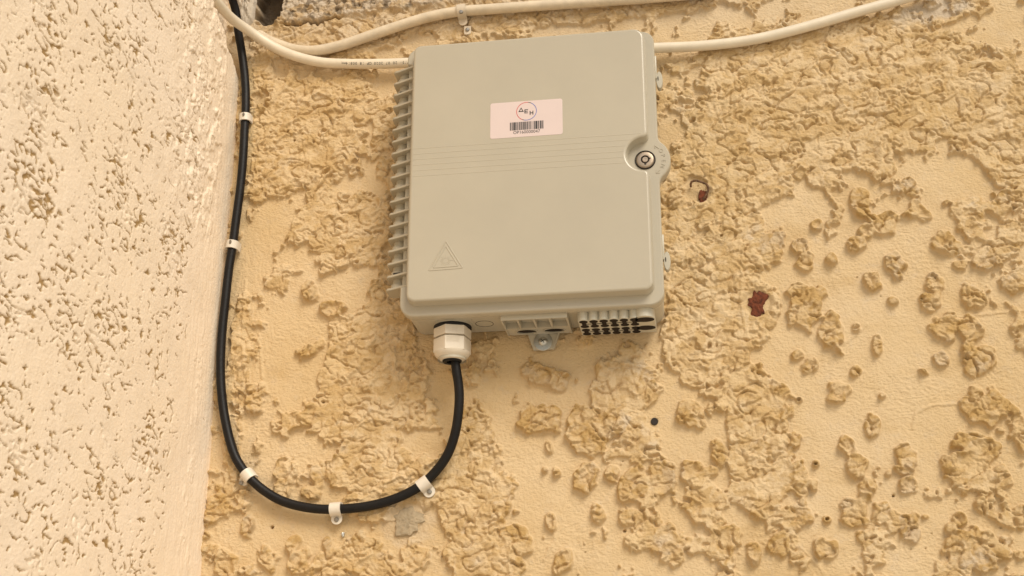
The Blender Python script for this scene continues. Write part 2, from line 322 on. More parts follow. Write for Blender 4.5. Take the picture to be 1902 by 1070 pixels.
def sheet(name, V, nu, nv, paint, material, flip):
    nverts = nu * nv
    me = bpy.data.meshes.new(name)
    me.vertices.add(nverts)
    me.vertices.foreach_set('co', V.astype(np.float32).ravel())
    i = (np.arange(nv - 1)[:, None] * nu + np.arange(nu - 1)[None, :]).ravel()
    q = np.stack([i, i + 1, i + 1 + nu, i + nu], 1)
    if flip: q = q[:, ::-1]
    nq = len(q)
    me.loops.add(nq * 4)
    me.polygons.add(nq)
    me.loops.foreach_set('vertex_index', q.astype(np.int32).ravel())
    me.polygons.foreach_set('loop_start', np.arange(0, nq * 4, 4, dtype=np.int32))
    me.polygons.foreach_set('use_smooth', np.ones(nq, bool))
    me.update(calc_edges=True)
    ca = me.color_attributes.new('paint', 'FLOAT_COLOR', 'POINT')
    ca.data.foreach_set('color', paint.astype(np.float32).ravel())
    me.materials.append(material)
    o = bpy.data.objects.new(name, me)
    COL.objects.link(o)
    return o

def near_path(X, Z, pts, r):
    """distance to a polyline in the wall plane, only where it is below r"""
    D = np.full(X.shape, 1.0, np.float32)
    for (a, b) in zip(pts[:-1], pts[1:]):
        ax, az, bx, bz = a[0], a[2], b[0], b[2]
        x0, x1 = min(ax, bx) - r, max(ax, bx) + r
        z0, z1 = min(az, bz) - r, max(az, bz) + r
        c0, c1 = np.searchsorted(X[0], [x0, x1]); r0, r1 = np.searchsorted(Z[:, 0], [z0, z1])
        if c1 <= c0 or r1 <= r0: continue
        sx = X[r0:r1, c0:c1]; sz = Z[r0:r1, c0:c1]
        dx, dz = bx - ax, bz - az
        t = np.clip(((sx - ax) * dx + (sz - az) * dz) / (dx * dx + dz * dz + 1e-12), 0, 1)
        d = np.hypot(sx - ax - t * dx, sz - az - t * dz)
        D[r0:r1, c0:c1] = np.minimum(D[r0:r1, c0:c1], d)
    return D

def scales(u, v, freq, seed, ang, curl):
    """overlapping dragged flakes: slow rise, sudden drop on the lower right side; returns 0..1"""
    ca, sa = math.cos(ang), math.sin(ang)
    s = (u * ca + v * sa) * freq
    q = (-u * sa + v * ca) * freq
    ph = s + curl * fbm(q * 0.75 + 0.4 * perlin(s * .6, q * .6, seed + 3), s * 0.55, 3, seed, 0.55)
    ph = ph + 0.9 * fbm(u * freq * 0.35, v * freq * 0.35, 2, seed + 7)
    cell = np.floor(ph)
    f = ph - cell
    amp = smoothstep(-0.35, 0.25, perlin(q * 0.55 + cell * 3.7, s * 0.3 + cell * 1.9, seed + 11))
    return (f * 0.75 + 0.25 * f * f) * smoothstep(1.0, 0.90, f) * amp

def splatter(X, Z, seed):
    """relief of plaster where it was thrown thick: lumps, dragged flakes and curled ridges, each 0..1"""
    wx = fbm(X * 70, Z * 70, 3, seed) ; wz = fbm(X * 70, Z * 70, 3, seed + 5)
    u = X + 0.0085 * wx; v = Z + 0.0085 * wz
    f1, f2 = worley(u * 55, v * 66, seed + 9)
    lump = np.sqrt(np.clip(1 - (f1 / 0.80) ** 2, 0, 1))
    wx2 = perlin(X * 190, Z * 190, seed + 21); wz2 = perlin(X * 190, Z * 190, seed + 22)
    u2 = u + 0.0026 * wx2; v2 = v + 0.0026 * wz2
    g1, g2 = worley(u2 * 135 + 3, v2 * 165 + 8, seed + 33)
    small = np.sqrt(np.clip(1 - (g1 / 0.75) ** 2, 0, 1))
    sA = scales(u, v, 66.0, seed + 51, -1.05, 1.5)
    sB = scales(u2, v2, 140.0, seed + 71, -1.25, 1.7)
    return lump, small, sA, sB

def build_back_wall():
    xs = axis(-0.325, 0.475, 0.00066, -0.36, 1.1, 0.012)
    zs = axis(-0.385, 0.285, 0.00066, -0.95, 0.62, 0.012)
    X, Z = np.meshgrid(xs, zs)
    X = X.astype(np.float32); Z = Z.astype(np.float32)
    # where the plaster was thrown thick
    dens = np.full(X.shape, 0.345, np.float32)
    for (cx, cz, rx, rz, w) in DENSE:
        d = np.hypot((X - cx) / rx, (Z - cz) / rz)
        dens = np.maximum(dens, w * smoothstep(1.25, 0.55, d))
    for (cx, cz, rx, rz, w) in SMOOTH:
        d = np.hypot((X - cx) / rx, (Z - cz) / rz)
        dens = dens - w * smoothstep(1.2, 0.5, d)
    n = fbm(X * 30 + 0.35 * fbm(X * 90, Z * 90, 2, 77), Z * 26, 4, 3, 0.55) + 0.16 * fbm(X * 110, Z * 110, 2, 50)
    thr = 0.58 - 1.22 * dens
    M = smoothstep(-0.015, 0.025, n - thr)
    # single splats
    wob = fbm(X * 100, Z * 100, 2, 61)
    wob2 = fbm(X * 60, Z * 60, 2, 66)
    B = np.zeros_like(X)
    rs = np.random.RandomState(4)
    for k, (cx, cz, rx, rz, *_) in enumerate(BLOBS):
        m = 1.7
        c0, c1 = np.searchsorted(xs, [cx - rx * m, cx + rx * m]); r0, r1 = np.searchsorted(zs, [cz - rz * m, cz + rz * m])
        if c1 <= c0 or r1 <= r0: continue
        a = rs.uniform(-0.5, 0.5)
        dx = X[r0:r1, c0:c1] - cx; dz = Z[r0:r1, c0:c1] - cz
        px = (dx * math.cos(a) + dz * math.sin(a)) / rx; pz = (-dx * math.sin(a) + dz * math.cos(a)) / rz
        d = np.hypot(px, pz) + 0.38 * wob[r0:r1, c0:c1] + 0.55 * wob2[r0:r1, c0:c1]
        soft = min(0.25, 0.0008 / min(rx, rz))
        top = smoothstep(1.0 + soft, 1.0 - soft, d)
        if k % 3 == 0:                      # some have a sunken middle with a raised lip
            top = top * (1 - 0.4 * smoothstep(0.75, 0.25, d))
        B[r0:r1, c0:c1] = np.maximum(B[r0:r1, c0:c1], top)
    lump, small, sA, sB = splatter(X, Z, 11)
    thick = np.maximum(M, B)
    swell = 0.5 + 0.5 * fbm(X * 17, Z * 17, 3, 90)
    # narrow folded creases that wander through the thick plaster
    cu = X + 0.006 * fbm(X * 60, Z * 60, 3, 401); cv = Z + 0.006 * fbm(X * 60, Z * 60, 3, 402)
    cr1 = smoothstep(0.085, 0.0, np.abs(perlin(cu * 46, cv * 60, 411))) * smoothstep(-0.25, 0.05, perlin(cu * 40 + 5, cv * 40, 413))
    cr2 = smoothstep(0.15, 0.0, np.abs(perlin(cu * 95, cv * 120, 421))) * smoothstep(-0.1, 0.15, perlin(cu * 70 + 3, cv * 70, 423))
    body = 0.0021 + 0.0010 * swell + 0.0009 * lump + 0.0034 * sA + 0.0014 * sB * (0.3 + 0.7 * swell) + 0.0005 * small * lump
    body = body - 0.0034 * cr1 - 0.0021 * cr2 + 0.0006 * fbm(cu * 330, cv * 330, 2, 431)
    lone = B * (1 - M)
    body = body * (1 + 0.2 * lone)
    h = thick * body
    for _ in range(1):                      # brush-filled paint rounds the edges
        h[1:-1] = (h[:-2] + 2 * h[1:-1] + h[2:]) / 4
        h[:, 1:-1] = (h[:, :-2] + 2 * h[:, 1:-1] + h[:, 2:]) / 4
    # trowel drag: fine, mostly level wrinkles, and gentle unevenness
    drag = fbm(X * 210 + 1.5 * perlin(X * 60, Z * 60, 7), Z * 430 + 1.0 * perlin(X * 70, Z * 70, 8), 3, 123)
    where = smoothstep(-0.15, 0.35, fbm(X * 16, Z * 16, 3, 131))
    h = h + (1 - thick) * (0.00055 * drag * (0.25 + where) + 0.0008 * fbm(X * 45, Z * 45, 3, 140))
    # small pits and pinholes
    p1, _ = worley(X * 48, Z * 48, 150)
    keep = smoothstep(0.25, 0.4, fbm(X * 22, Z * 22, 2, 155))
    h = h - 0.0018 * smoothstep(0.05, 0.02, p1) * keep * (1 - 0.7 * thick)
    h = h + 0.0016 * fbm(X * 7, Z * 7, 2, 160)
    # vertical trowel streaks beside the corner
    st = smoothstep(-0.235, -0.275, X) * smoothstep(0.02, -0.06, Z)
    h = h + st * (0.0007 * fbm(X * 170 + 1.5 * perlin(X * 60, Z * 30, 171), Z * 34, 3, 170))
    # the ragged concrete lip along the top, and the open hollow in the corner beside it
    lx = np.array([p[0] for p in LEDGE]); lz = np.array([p[1] for p in LEDGE])
    edge = np.interp(X, lx, lz) + 0.006 * fbm(X * 60, Z * 60, 3, 180) 
    over = smoothstep(-0.001, 0.005, Z - edge) * smoothstep(-0.287, -0.268, X)
    fade = smoothstep(0.0, -0.12, X)
    rough = 0.004 + 0.004 * fbm(X * 90, Z * 90, 4, 190) + 0.003 * small
    h = h * (1 - over * fade) + over * fade * (0.0015 + rough)
    crack = smoothstep(0.0022, 0.0006, np.abs(Z - edge - 0.0005 + 0.0022 * perlin(X * 200, Z * 30, 195))) * smoothstep(-0.27, -0.255, X) * smoothstep(-0.19, -0.215, X)
    h = h - 0.010 * crack
    hx = (X - HOLLOW[0] - 0.004) / 0.019 + 0.35 * fbm(X * 70, Z * 70, 3, 200); hz = (Z - (HOLLOW[1] + 0.015)) / 0.034 + 0.3 * fbm(X * 70, Z * 70, 3, 201)
    hol = smoothstep(1.08, 0.82, np.hypot(hx, hz)) * smoothstep(0.190, 0.200, Z)
    h = h * (1 - hol) + hol * (-0.034 + 0.004 * fbm(X * 80, Z * 80, 3, 205))
    # keep the render from swallowing what is fixed to it
    lim = np.full(X.shape, 1.0, np.float32)
    for pts, r in ((BLACK, 0.0085), (CABLE_A[4:], 0.0095), (CABLE_B, 0.009)):
        D = near_path(X, Z, pts, 0.03)
        y = 0.0045
        lim = np.minimum(lim, y + 0.9 * np.clip(D - r * 0.75, 0, 1))
    inbox = smoothstep(0.006, 0.0, np.maximum(np.abs(X) - 0.114, np.abs(Z + 0.004) - 0.136))
    lim = np.minimum(lim, 0.0045 + (1 - inbox) * 0.02)
    lug = smoothstep(0.005, 0.0, np.maximum(np.abs(X - 0.005) - 0.017, np.abs(Z + 0.15) - 0.011))
    lim = np.minimum(lim, 0.0015 + (1 - lug) * 0.02)
    for (c, r) in ((RUSTWIRE, 0.008), (RUST, 0.011), (PLUG, 0.007), (PATCH, 0.016), (HOLE, 0.006)):
        d = np.hypot(X - c[0], Z - c[1])
        lim = np.minimum(lim, 0.0012 + 0.9 * np.clip(d - r, 0, 1))
    h = np.minimum(h, lim)
    for l in RIDGES:
        D = near_path(X, Z, l, 0.006)
        h = h + 0.0009 * smoothstep(0.0022, 0.0004, D + 0.0008 * wob)
    for c in HOLES:
        d = np.hypot(X - c[0], (Z - c[1]) * 1.2) + 0.0008 * wob
        h = h - 0.0045 * smoothstep(0.0017, 0.0008, d)
    # bare drill holes
    for (c, r, dep) in ((HOLE, 0.0016, 0.006), (PLUG, 0.0030, 0.004)):
        d = np.hypot(X - c[0], Z - c[1])
        h = h - dep * smoothstep(r * 1.1, r * 0.7, d)
    # beyond the corner (behind the side wall) pull the sheet back
    paint = np.zeros((*X.shape, 4), np.float32); paint[..., 3] = 1
    g = over * fade * smoothstep(-0.4, 0.3, fbm(X * 70, Z * 70, 3, 210) + 0.5) * 0.9
    patchd = np.hypot((X - PATCH[0]) / 0.022, (Z - PATCH[1]) / 0.019) + 0.4 * wob
    pale = smoothstep(1.35, 0.9, patchd) * 0.35
    ws = smoothstep(1.2, 0.6, np.hypot((X - WHITESTREAK[0]) / 0.045, (Z - WHITESTREAK[1] - 0.25 * (X - WHITESTREAK[0])) / 0.013) + 0.5 * wob2) * 0.8
    tops = smoothstep(0.12, 0.42, fbm(X * 24, Z * 24, 3, 220)) * B * 0.5
    topband = smoothstep(0.14, 0.215, Z + 0.03 * fbm(X * 12, Z * 12, 3, 225)) * 0.45 * smoothstep(0.45, 0.1, X)
    paint[..., 0] = np.clip(np.maximum.reduce([g, pale, ws, tops, topband]), 0, 1)
    mossy = over * fade * smoothstep(0.04, 0.22, fbm(X * 120, Z * 120, 3, 230)) * 0.8
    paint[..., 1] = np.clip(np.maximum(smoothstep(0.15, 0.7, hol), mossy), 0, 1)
    grime = smoothstep(-0.25, 0.3, fbm(X * 55 + 0.6 * perlin(X * 120, Z * 120, 243), Z * 55, 4, 240, 0.62))
    paint[..., 2] = np.clip(lone * (0.25 + 0.6 * grime) + 0.58 * M * grime + 0.22 * (1 - thick) * smoothstep(0.1, 0.45, fbm(X * 13, Z * 26, 4, 246)), 0, 1)
    V = np.stack([X, -h, Z], -1)
    # a pull-back where the sheet passes behind the side wall
    o = sheet('back_wall', V, len(xs), len(zs), paint, M_BACK, False)
    return tag(o, 'lumpy ochre stucco wall that the grey junction box is screwed to', 'wall')

def build_side_wall():
    ys = axis(-0.46, 0.012, 0.0011, -0.8, 0.012, 0.01)
    zs = axis(-0.48, 0.275, 0.0009, -0.95, 0.62, 0.012)
    Y, Z = np.meshgrid(ys, zs)
    Y = Y.astype(np.float32); Z = Z.astype(np.float32)
    # open worm-like pits left between flattened crumbs
    y_ = Y * 0.62
    u = y_ + 0.0035 * fbm(y_ * 95, Z * 95, 3, 301); v = Z + 0.0035 * fbm(y_ * 95, Z * 95, 3, 302)
    big = fbm(y_ * 24, Z * 17, 3, 310)
    edgefade = smoothstep(-0.045, -0.10, Y + 0.03 * fbm(Y * 30, Z * 14, 3, 331))
    worm = np.abs(perlin(u * 105, v * 120, 320))
    on = fbm(u * 95 + 9, v * 105, 2, 325) + 0.55 * big - (1 - edgefade) * 0.6
    pit = smoothstep(0.15, 0.05, worm + 0.30 * (1 - smoothstep(0.02, 0.22, on)))
    n = fbm(u * 150, v * 185, 3, 327, 0.6)
    pit = np.maximum(pit, smoothstep(0.27, 0.38, n + 0.34 * big - (1 - edgefade) * 0.5))
    h = -0.0010 * pit
    h = h + 0.0004 * fbm(Y * 50, Z * 50, 3, 340) + 0.0012 * fbm(Y * 9, Z * 9, 2, 345)
    # raised crumbly splatter higher up beside the corner
    lump, small, sA, sB = splatter(Y, Z, 61)
    up = smoothstep(-0.10, 0.02, Z + 0.05 * fbm(Y * 25, Z * 25, 3, 350)) * smoothstep(-0.19, -0.10, Y) * smoothstep(-0.028, -0.05, Y + 0.012 * fbm(Y * 50, Z * 30, 3, 352))
    cov = smoothstep(-0.12, 0.05, fbm(Y * 55, Z * 45, 3, 355)) * up
    h = h * (1 - 0.6 * cov) + cov * (0.0004 + 0.0006 * lump + 0.0010 * sA + 0.0008 * sB)
    # narrow crumbly strips in the lower trowelled band
    low = smoothstep(-0.12, -0.17, Z) * smoothstep(0.018, 0.006, np.abs(Y + 0.042 + 0.06 * (Z + 0.3) * 0.3))
    lowc = low * smoothstep(0.0, 0.2, fbm(Y * 90, Z * 45, 3, 360))
    h = h + lowc * (0.0012 * small - 0.0006)
    h = h + 0.00035 * fbm(Y * 240, Z * 30, 3, 365) * (1 - edgefade)
    # the smooth arris rolls into the corner; chipped away at the top where the cables pass
    chip = smoothstep(0.158, 0.178, Z + 0.45 * (Y + 0.03) + 0.008 * fbm(Y * 60, Z * 60, 3, 370)) * smoothstep(-0.17, -0.11, Y + 0.01 * fbm(Y * 60, Z * 60, 2, 372))
    h = h * (1 - chip) + chip * (-0.020 + 0.003 * fbm(Y * 70, Z * 70, 3, 374))
    X = CORNER_X + h
    lower = smoothstep(-0.15, -0.34, Z)
    X = X + lower * 0.0015 * smoothstep(-0.05, 0.0, Y)
    # leave room for the black cable lying in the corner
    X = np.where(Y > -0.02, np.minimum(X, CORNER_X + 0.0012 + lower * 0.004), X)
    paint = np.zeros((*Y.shape, 4), np.float32); paint[..., 3] = 1
    paint[..., 0] = np.clip(chip * 0.5 + smoothstep(0.1, 0.5, fbm(Y * 20, Z * 20, 3, 380)) * 0.25, 0, 1)
    # most open pits painted brown: bare render, with their shade put into the colour
    pit_shade = pit * smoothstep(-0.45, -0.1, fbm(Y * 30, Z * 30, 3, 390)) * (1 - 0.6 * cov)
    paint[..., 1] = np.clip(np.maximum(chip * 0.25, 1.0 * pit_shade), 0, 1)
    V = np.stack([X, Y, Z], -1)
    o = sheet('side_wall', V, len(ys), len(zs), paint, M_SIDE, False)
    return tag(o, 'pale cream pitted stucco wall meeting the ochre wall at the corner behind the black cable', 'wall')

back_wall = build_back_wall()
side_wall = build_side_wall()

# ---- marks and leftovers in the back wall
def crumb(name, c, rx, rz, y, mt, parent, seed, rag=0.35, hgt=0.0015, label=None):
    """irregular lump or scab with a ragged outline and a bumpy face"""
    bm = bmesh.new()
    nr, na = 9, 56
    rs = np.random.RandomState(seed)
    ph = rs.uniform(0, 6.28, 6)
    rings = []
    for i in range(nr + 1):
        f = i / nr
        ring = []
        for j in range(na):
            a = 2 * math.pi * j / na
            w = 1 + rag * (0.5 * math.sin(2 * a + ph[0]) + 0.35 * math.sin(3 * a + ph[1]) + 0.3 * math.sin(5 * a + ph[2]) + 0.22 * math.sin(9 * a + ph[3]) + 0.15 * math.sin(14 * a + ph[4]))
            x = c[0] + rx * f * w * math.cos(a); z = c[1] + rz * f * w * math.sin(a)
            b = float(fbm(np.array([x * 330.0]), np.array([z * 330.0]), 3, seed)[0])
            yy = y - hgt * ((1 - f ** 4) * 0.6 + 0.9 * b * (1 - 0.5 * f)) + (0.004 if i == nr else 0)
            ring.append(bm.verts.new((x, yy, z)))
        rings.append(ring)
    for a, b in zip(rings[:-1], rings[1:]):
        for j in range(na):
            k = (j + 1) % na
            if a is rings[0]:
                continue
            bm.faces.new((a[j], a[k], b[k], b[j]))
    bm.faces.new(rings[1])
    for v in rings[0]: bm.verts.remove(v)
    o = finish(name, bm, mt, parent, 60)
    if label: o['label'] = label
    return o

crumb('rust_patch', RUST, 0.0092, 0.0122, -0.0022, M_RUST, back_wall, 8, 0.42, 0.0018, 'red-brown rust patch in the stucco')
crumb('mortar_patch', PATCH, 0.0150, 0.0125, -0.0012, M_CONC, back_wall, 15, 0.28, 0.0022, 'bare grey mortar where the paint broke off')
crumb('mortar_chunk', (MORTAR[0] - 0.0005, MORTAR[1] + 0.012), 0.0105, 0.031, -0.004, M_MORT, back_wall, 23, 0.16, 0.006, 'pale mortar chunk in the corner between the cable and the hollow')
crumb('screw_stub', SCREWBIT, 0.0013, 0.0026, -0.0025, M_STEEL, back_wall, 31, 0.3, 0.0008)

# ------------------------------------------------------------------ shape builders
def disc_prism(bm, c, axis_v, r, h, n=32, mi=0, r2=None, cap=True):
    """cylinder / cone frustum from c along axis_v"""
    a = Vector(axis_v).normalized()
    u = a.orthogonal().normalized(); v = a.cross(u)
    c = Vector(c); r2 = r if r2 is None else r2
    A = [bm.verts.new(c + r * (math.cos(2 * math.pi * i / n) * u + math.sin(2 * math.pi * i / n) * v)) for i in range(n)]
    B = [bm.verts.new(c + a * h + r2 * (math.cos(2 * math.pi * i / n) * u + math.sin(2 * math.pi * i / n) * v)) for i in range(n)]
    fs = [bm.faces.new((A[i], A[(i + 1) % n], B[(i + 1) % n], B[i])) for i in range(n)]
    if cap:
        fs.append(bm.faces.new(A[::-1])); fs.append(bm.faces.new(B))
    for f in fs: f.material_index = mi
    return bm

def lathe(bm, c, axis_v, prof, n=48, mi=0, close=True):
    """prof: list of (distance along the axis, radius)"""
    a = Vector(axis_v).normalized(); u = a.orthogonal().normalized(); v = a.cross(u); c = Vector(c)
    rings = []
    for (d, r) in prof:
        rings.append([bm.verts.new(c + a * d + r * (math.cos(2 * math.pi * i / n) * u + math.sin(2 * math.pi * i / n) * v)) for i in range(n)])
    for A, B in zip(rings[:-1], rings[1:]):
        for i in range(n):
            bm.faces.new((A[i], A[(i + 1) % n], B[(i + 1) % n], B[i])).material_index = mi
    if close:
        bm.faces.new(rings[0][::-1]).material_index = mi
        bm.faces.new(rings[-1]).material_index = mi

def box(bm, x0, x1, y0, y1, z0, z1, mi=0, bevel=0.0):
    vs_ = [bm.verts.new(p) for p in ((x0, y0, z0), (x1, y0, z0), (x1, y1, z0), (x0, y1, z0), (x0, y0, z1), (x1, y0, z1), (x1, y1, z1), (x0, y1, z1))]
    fs = [bm.faces.new([vs_[i] for i in q]) for q in ((0, 1, 2, 3), (7, 6, 5, 4), (0, 4, 5, 1), (1, 5, 6, 2), (2, 6, 7, 3), (3, 7, 4, 0))]
    for f in fs: f.material_index = mi
    if bevel:
        es = list({e for f in fs for e in f.edges})
        r = bmesh.ops.bevel(bm, geom=es, offset=bevel, segments=2, profile=0.5, affect='EDGES', clamp_overlap=True)
        for f in r['faces']: f.material_index = mi

def offset_outline(pts, d):
    """move a closed counter-clockwise outline inwards by d"""
    n = len(pts); out = []
    for i in range(n):
        p0 = np.array(pts[i - 1]); p1 = np.array(pts[i]); p2 = np.array(pts[(i + 1) % n])
        e1 = p1 - p0; e2 = p2 - p1
        e1 = e1 / (np.hypot(*e1) + 1e-12); e2 = e2 / (np.hypot(*e2) + 1e-12)
        n1 = np.array((-e1[1], e1[0])); n2 = np.array((-e2[1], e2[0]))
        m = n1 + n2
        k = m @ m
        m = m * (2 / k) if k > 0.2 else n1
        m = m / max(1.0, np.hypot(*m) / 1.5)
        out.append(tuple(p1 + m * d))
    return out

def loft_y(bm, outline, levels, mi=0, cap0=True, cap1=True):
    """outline in (x, z), counter-clockwise seen from the front; levels: (inset, y)"""
    rings = []
    for (d, y) in levels:
        o = offset_outline(outline, d) if d else outline
        rings.append([bm.verts.new((p[0], y, p[1])) for p in o])
    n = len(outline)
    for A, B in zip(rings[:-1], rings[1:]):
        for i in range(n):
            bm.faces.new((A[i], A[(i + 1) % n], B[(i + 1) % n], B[i])).material_index = mi
    if cap0: bm.faces.new(rings[0][::-1]).material_index = mi
    if cap1: bm.faces.new(rings[-1]).material_index = mi

def loft_z(bm, outline, levels, mi=0):
    """outline in (x, y); levels: (inset, z)"""
    rings = []
    for (d, z) in levels:
        o = offset_outline(outline, d) if d else outline
        rings.append([bm.verts.new((p[0], p[1], z)) for p in o])
    n = len(outline)
    for A, B in zip(rings[:-1], rings[1:]):
        for i in range(n):
            bm.faces.new((A[i], A[(i + 1) % n], B[(i + 1) % n], B[i])).material_index = mi
    bm.faces.new(rings[0][::-1]).material_index = mi
    bm.faces.new(rings[-1]).material_index = mi

def arc(c, r, a0, a1, n):
    return [(c[0] + r * math.cos(math.radians(a0 + (a1 - a0) * i / n)), c[1] + r * math.sin(math.radians(a0 + (a1 - a0) * i / n))) for i in range(n + 1)]

def rrect(x0, x1, z0, z1, r, n=10):
    if not isinstance(r, (list, tuple)): r = (r,) * 4          # bl, br, tr, tl
    o = []
    o += arc((x0 + r[0], z0 + r[0]), r[0], 180, 270, n)
    o += arc((x1 - r[1], z0 + r[1]), r[1], 270, 360, n)
    o += arc((x1 - r[2], z1 - r[2]), r[2], 0, 90, n)
    o += arc((x0 + r[3], z1 - r[3]), r[3], 90, 180, n)
    return o

def resample(pts, step):
    P = np.array(pts + [pts[0]], float)
    seg = np.hypot(*(P[1:] - P[:-1]).T); s = np.concatenate([[0], np.cumsum(seg)])
    m = int(s[-1] / step); t = np.linspace(0, s[-1], m, endpoint=False)
    return [(float(np.interp(q, s, P[:, 0])), float(np.interp(q, s, P[:, 1]))) for q in t]

def relax(pts, where, it):
    """round the kinks of an outline near given points"""
    P = np.array(pts)
    w = np.zeros(len(P))
    for (c, r) in where:
        w = np.maximum(w, np.clip(1.3 * (1 - np.hypot(P[:, 0] - c[0], P[:, 1] - c[1]) / r), 0, 1))
    for _ in range(it):
        P = P + (w[:, None] * 0.5) * ((np.roll(P, 1, 0) + np.roll(P, -1, 0)) / 2 - P)
    return [tuple(map(float, p)) for p in P]

def spline(pts, sub=10):
    P = [Vector(p) for p in pts]
    P = [P[0] * 2 - P[1]] + P + [P[-1] * 2 - P[-2]]
    o = []
    for i in range(1, len(P) - 2):
        p0, p1, p2, p3 = P[i - 1:i + 3]
        t0 = 0; t1 = t0 + max((p1 - p0).length, 1e-6) ** .5; t2 = t1 + max((p2 - p1).length, 1e-6) ** .5; t3 = t2 + max((p3 - p2).length, 1e-6) ** .5
        for k in range(sub):
            t = t1 + (t2 - t1) * k / sub
            a1 = p0 * ((t1 - t) / (t1 - t0)) + p1 * ((t - t0) / (t1 - t0))
            a2 = p1 * ((t2 - t) / (t2 - t1)) + p2 * ((t - t1) / (t2 - t1))
            a3 = p2 * ((t3 - t) / (t3 - t2)) + p3 * ((t - t2) / (t3 - t2))
            b1 = a1 * ((t2 - t) / (t2 - t0)) + a2 * ((t - t0) / (t2 - t0))
            b2 = a2 * ((t3 - t) / (t3 - t1)) + a3 * ((t - t1) / (t3 - t1))
            o.append(b1 * ((t2 - t) / (t2 - t1)) + b2 * ((t - t1) / (t2 - t1)))
    o.append(P[-2])
    for _ in range(6):
        o = [o[0]] + [o[i] * .5 + (o[i - 1] + o[i + 1]) * .25 for i in range(1, len(o) - 1)] + [o[-1]]
    return o

def tube(bm, path, r, n=20, mi=0):
    rings = []
    T = (path[1] - path[0]).normalized(); U = T.orthogonal().normalized()
    for i, p in enumerate(path):
        T = (path[min(i + 1, len(path) - 1)] - path[max(i - 1, 0)]).normalized()
        U = (U - T * U.dot(T)).normalized(); W = T.cross(U)
        rr = r[i] if isinstance(r, (list, tuple)) else r
        rings.append([bm.verts.new(p + rr * (math.cos(2 * math.pi * k / n) * U + math.sin(2 * math.pi * k / n) * W)) for k in range(n)])
    for A, B in zip(rings[:-1], rings[1:]):
        for k in range(n):
            bm.faces.new((A[k], A[(k + 1) % n], B[(k + 1) % n], B[k])).material_index = mi
    bm.faces.new(rings[0][::-1]); bm.faces.new(rings[-1])

def glyphs(text, size, spacing=1.0):
    """outline text as flat polygons: (list of 2-D points, list of faces)"""
    cu = bpy.data.curves.new('lettering', 'FONT')
    cu.body = text; cu.size = size; cu.space_character = spacing
    cu.align_x = 'CENTER'; cu.align_y = 'CENTER'
    cu.resolution_u = 4
    ob = bpy.data.objects.new('lettering', cu)
    COL.objects.link(ob)
    dg = bpy.context.evaluated_depsgraph_get()
    me = ob.evaluated_get(dg).to_mesh()
    P = [(v.co.x, v.co.y) for v in me.vertices]
    F = [tuple(p.vertices) for p in me.polygons]
    ob.evaluated_get(dg).to_mesh_clear()
    bpy.data.objects.remove(ob); bpy.data.curves.remove(cu)
    return P, F

def put(bm, P, F, fn, mi=0):
    v = [bm.verts.new(fn(*p)) for p in P]
    for f in F:
        try: bm.faces.new([v[i] for i in f]).material_index = mi
        except ValueError: pass

def bar_on_face(bm, p, q, w, y0, y1, mi=0):
    """low ridge with a roof-like section from p to q (x, z) standing on a face at y0"""
    p = np.array(p); q = np.array(q); d = q - p; d = d / np.hypot(*d); n = np.array((-d[1], d[0])) * w / 2
    a = [p + n, p - n, q - n, q + n]
    k = 0.45
    b = [p + n * k + d * w * .25, p - n * k + d * w * .25, q - n * k - d * w * .25, q + n * k - d * w * .25]
    A = [bm.verts.new((x, y0, z)) for x, z in a]; B = [bm.verts.new((x, y1, z)) for x, z in b]
    for i in range(4):
        bm.faces.new((A[i], A[(i + 1) % 4], B[(i + 1) % 4], B[i])).material_index = mi
    bm.faces.new(B).material_index = mi

# ------------------------------------------------------------------ leftovers of older fixings (parts of the wall)
bm = bmesh.new()
disc_prism(bm, (PLUG[0], 0.003, PLUG[1]), (0, -1, 0), 0.0031, 0.0042, 14)
finish('wall_plug', bm, M_DARK, back_wall)['label'] = 'small round black plug in the stucco'
bm = bmesh.new()
w0 = RUSTWIRE
pts = [(w0[0] + a * .0011, b, w0[1] + c * .0011) for a, b, c in ((-6.5, -.001, 6), (-6, -.006, 8.5), (-2, -.0075, 9), (3, -.0075, 7), (7, -.007, 5), (8, -.0065, 1), (6.5, -.006, -3), (4, -.005, -7), (1, .001, -10))]
tube(bm, spline(pts, 8), [0.0006 + 0.0006 * abs(math.sin(i * 1.3)) for i in range(len(spline(pts, 8)))], 10)
wire = finish('rusty_wire', bm, M_WIRE, back_wall)
wire['label'] = 'curled end of dark rusty wire sticking out of the stucco'
crumb('rust_stain', (w0[0] + .0035, w0[1] - .005), 0.0050, 0.0070, -0.0036, M_RUST, wire, 44, 0.3, 0.001)

# ------------------------------------------------------------------ cables
def cable(name, pts, r, material, label, cat='cable', group=None):
    path = spline(pts, 12)
    bm = bmesh.new(); tube(bm, path, r, 24)
    o = finish(name, bm, material, None, 60)
    tag(o, label, cat, group)
    return o, path

black, black_path = cable('black_cable', BLACK, 0.0042, M_CABLEK, 'black cable running down the corner and looping up into the white gland under the box')
cab_a, path_a = cable('cream_cable', CABLE_A, 0.0050, M_CABLEW, 'clean cream cable with printed numbers crossing the black cable and passing behind the box', 'cable', 'cream cables')
cab_b, path_b = cable('cream_cable', CABLE_B, 0.0053, M_CABLED, 'dustier upper cream cable held by a nailed white clip above the box', 'cable', 'cream cables')

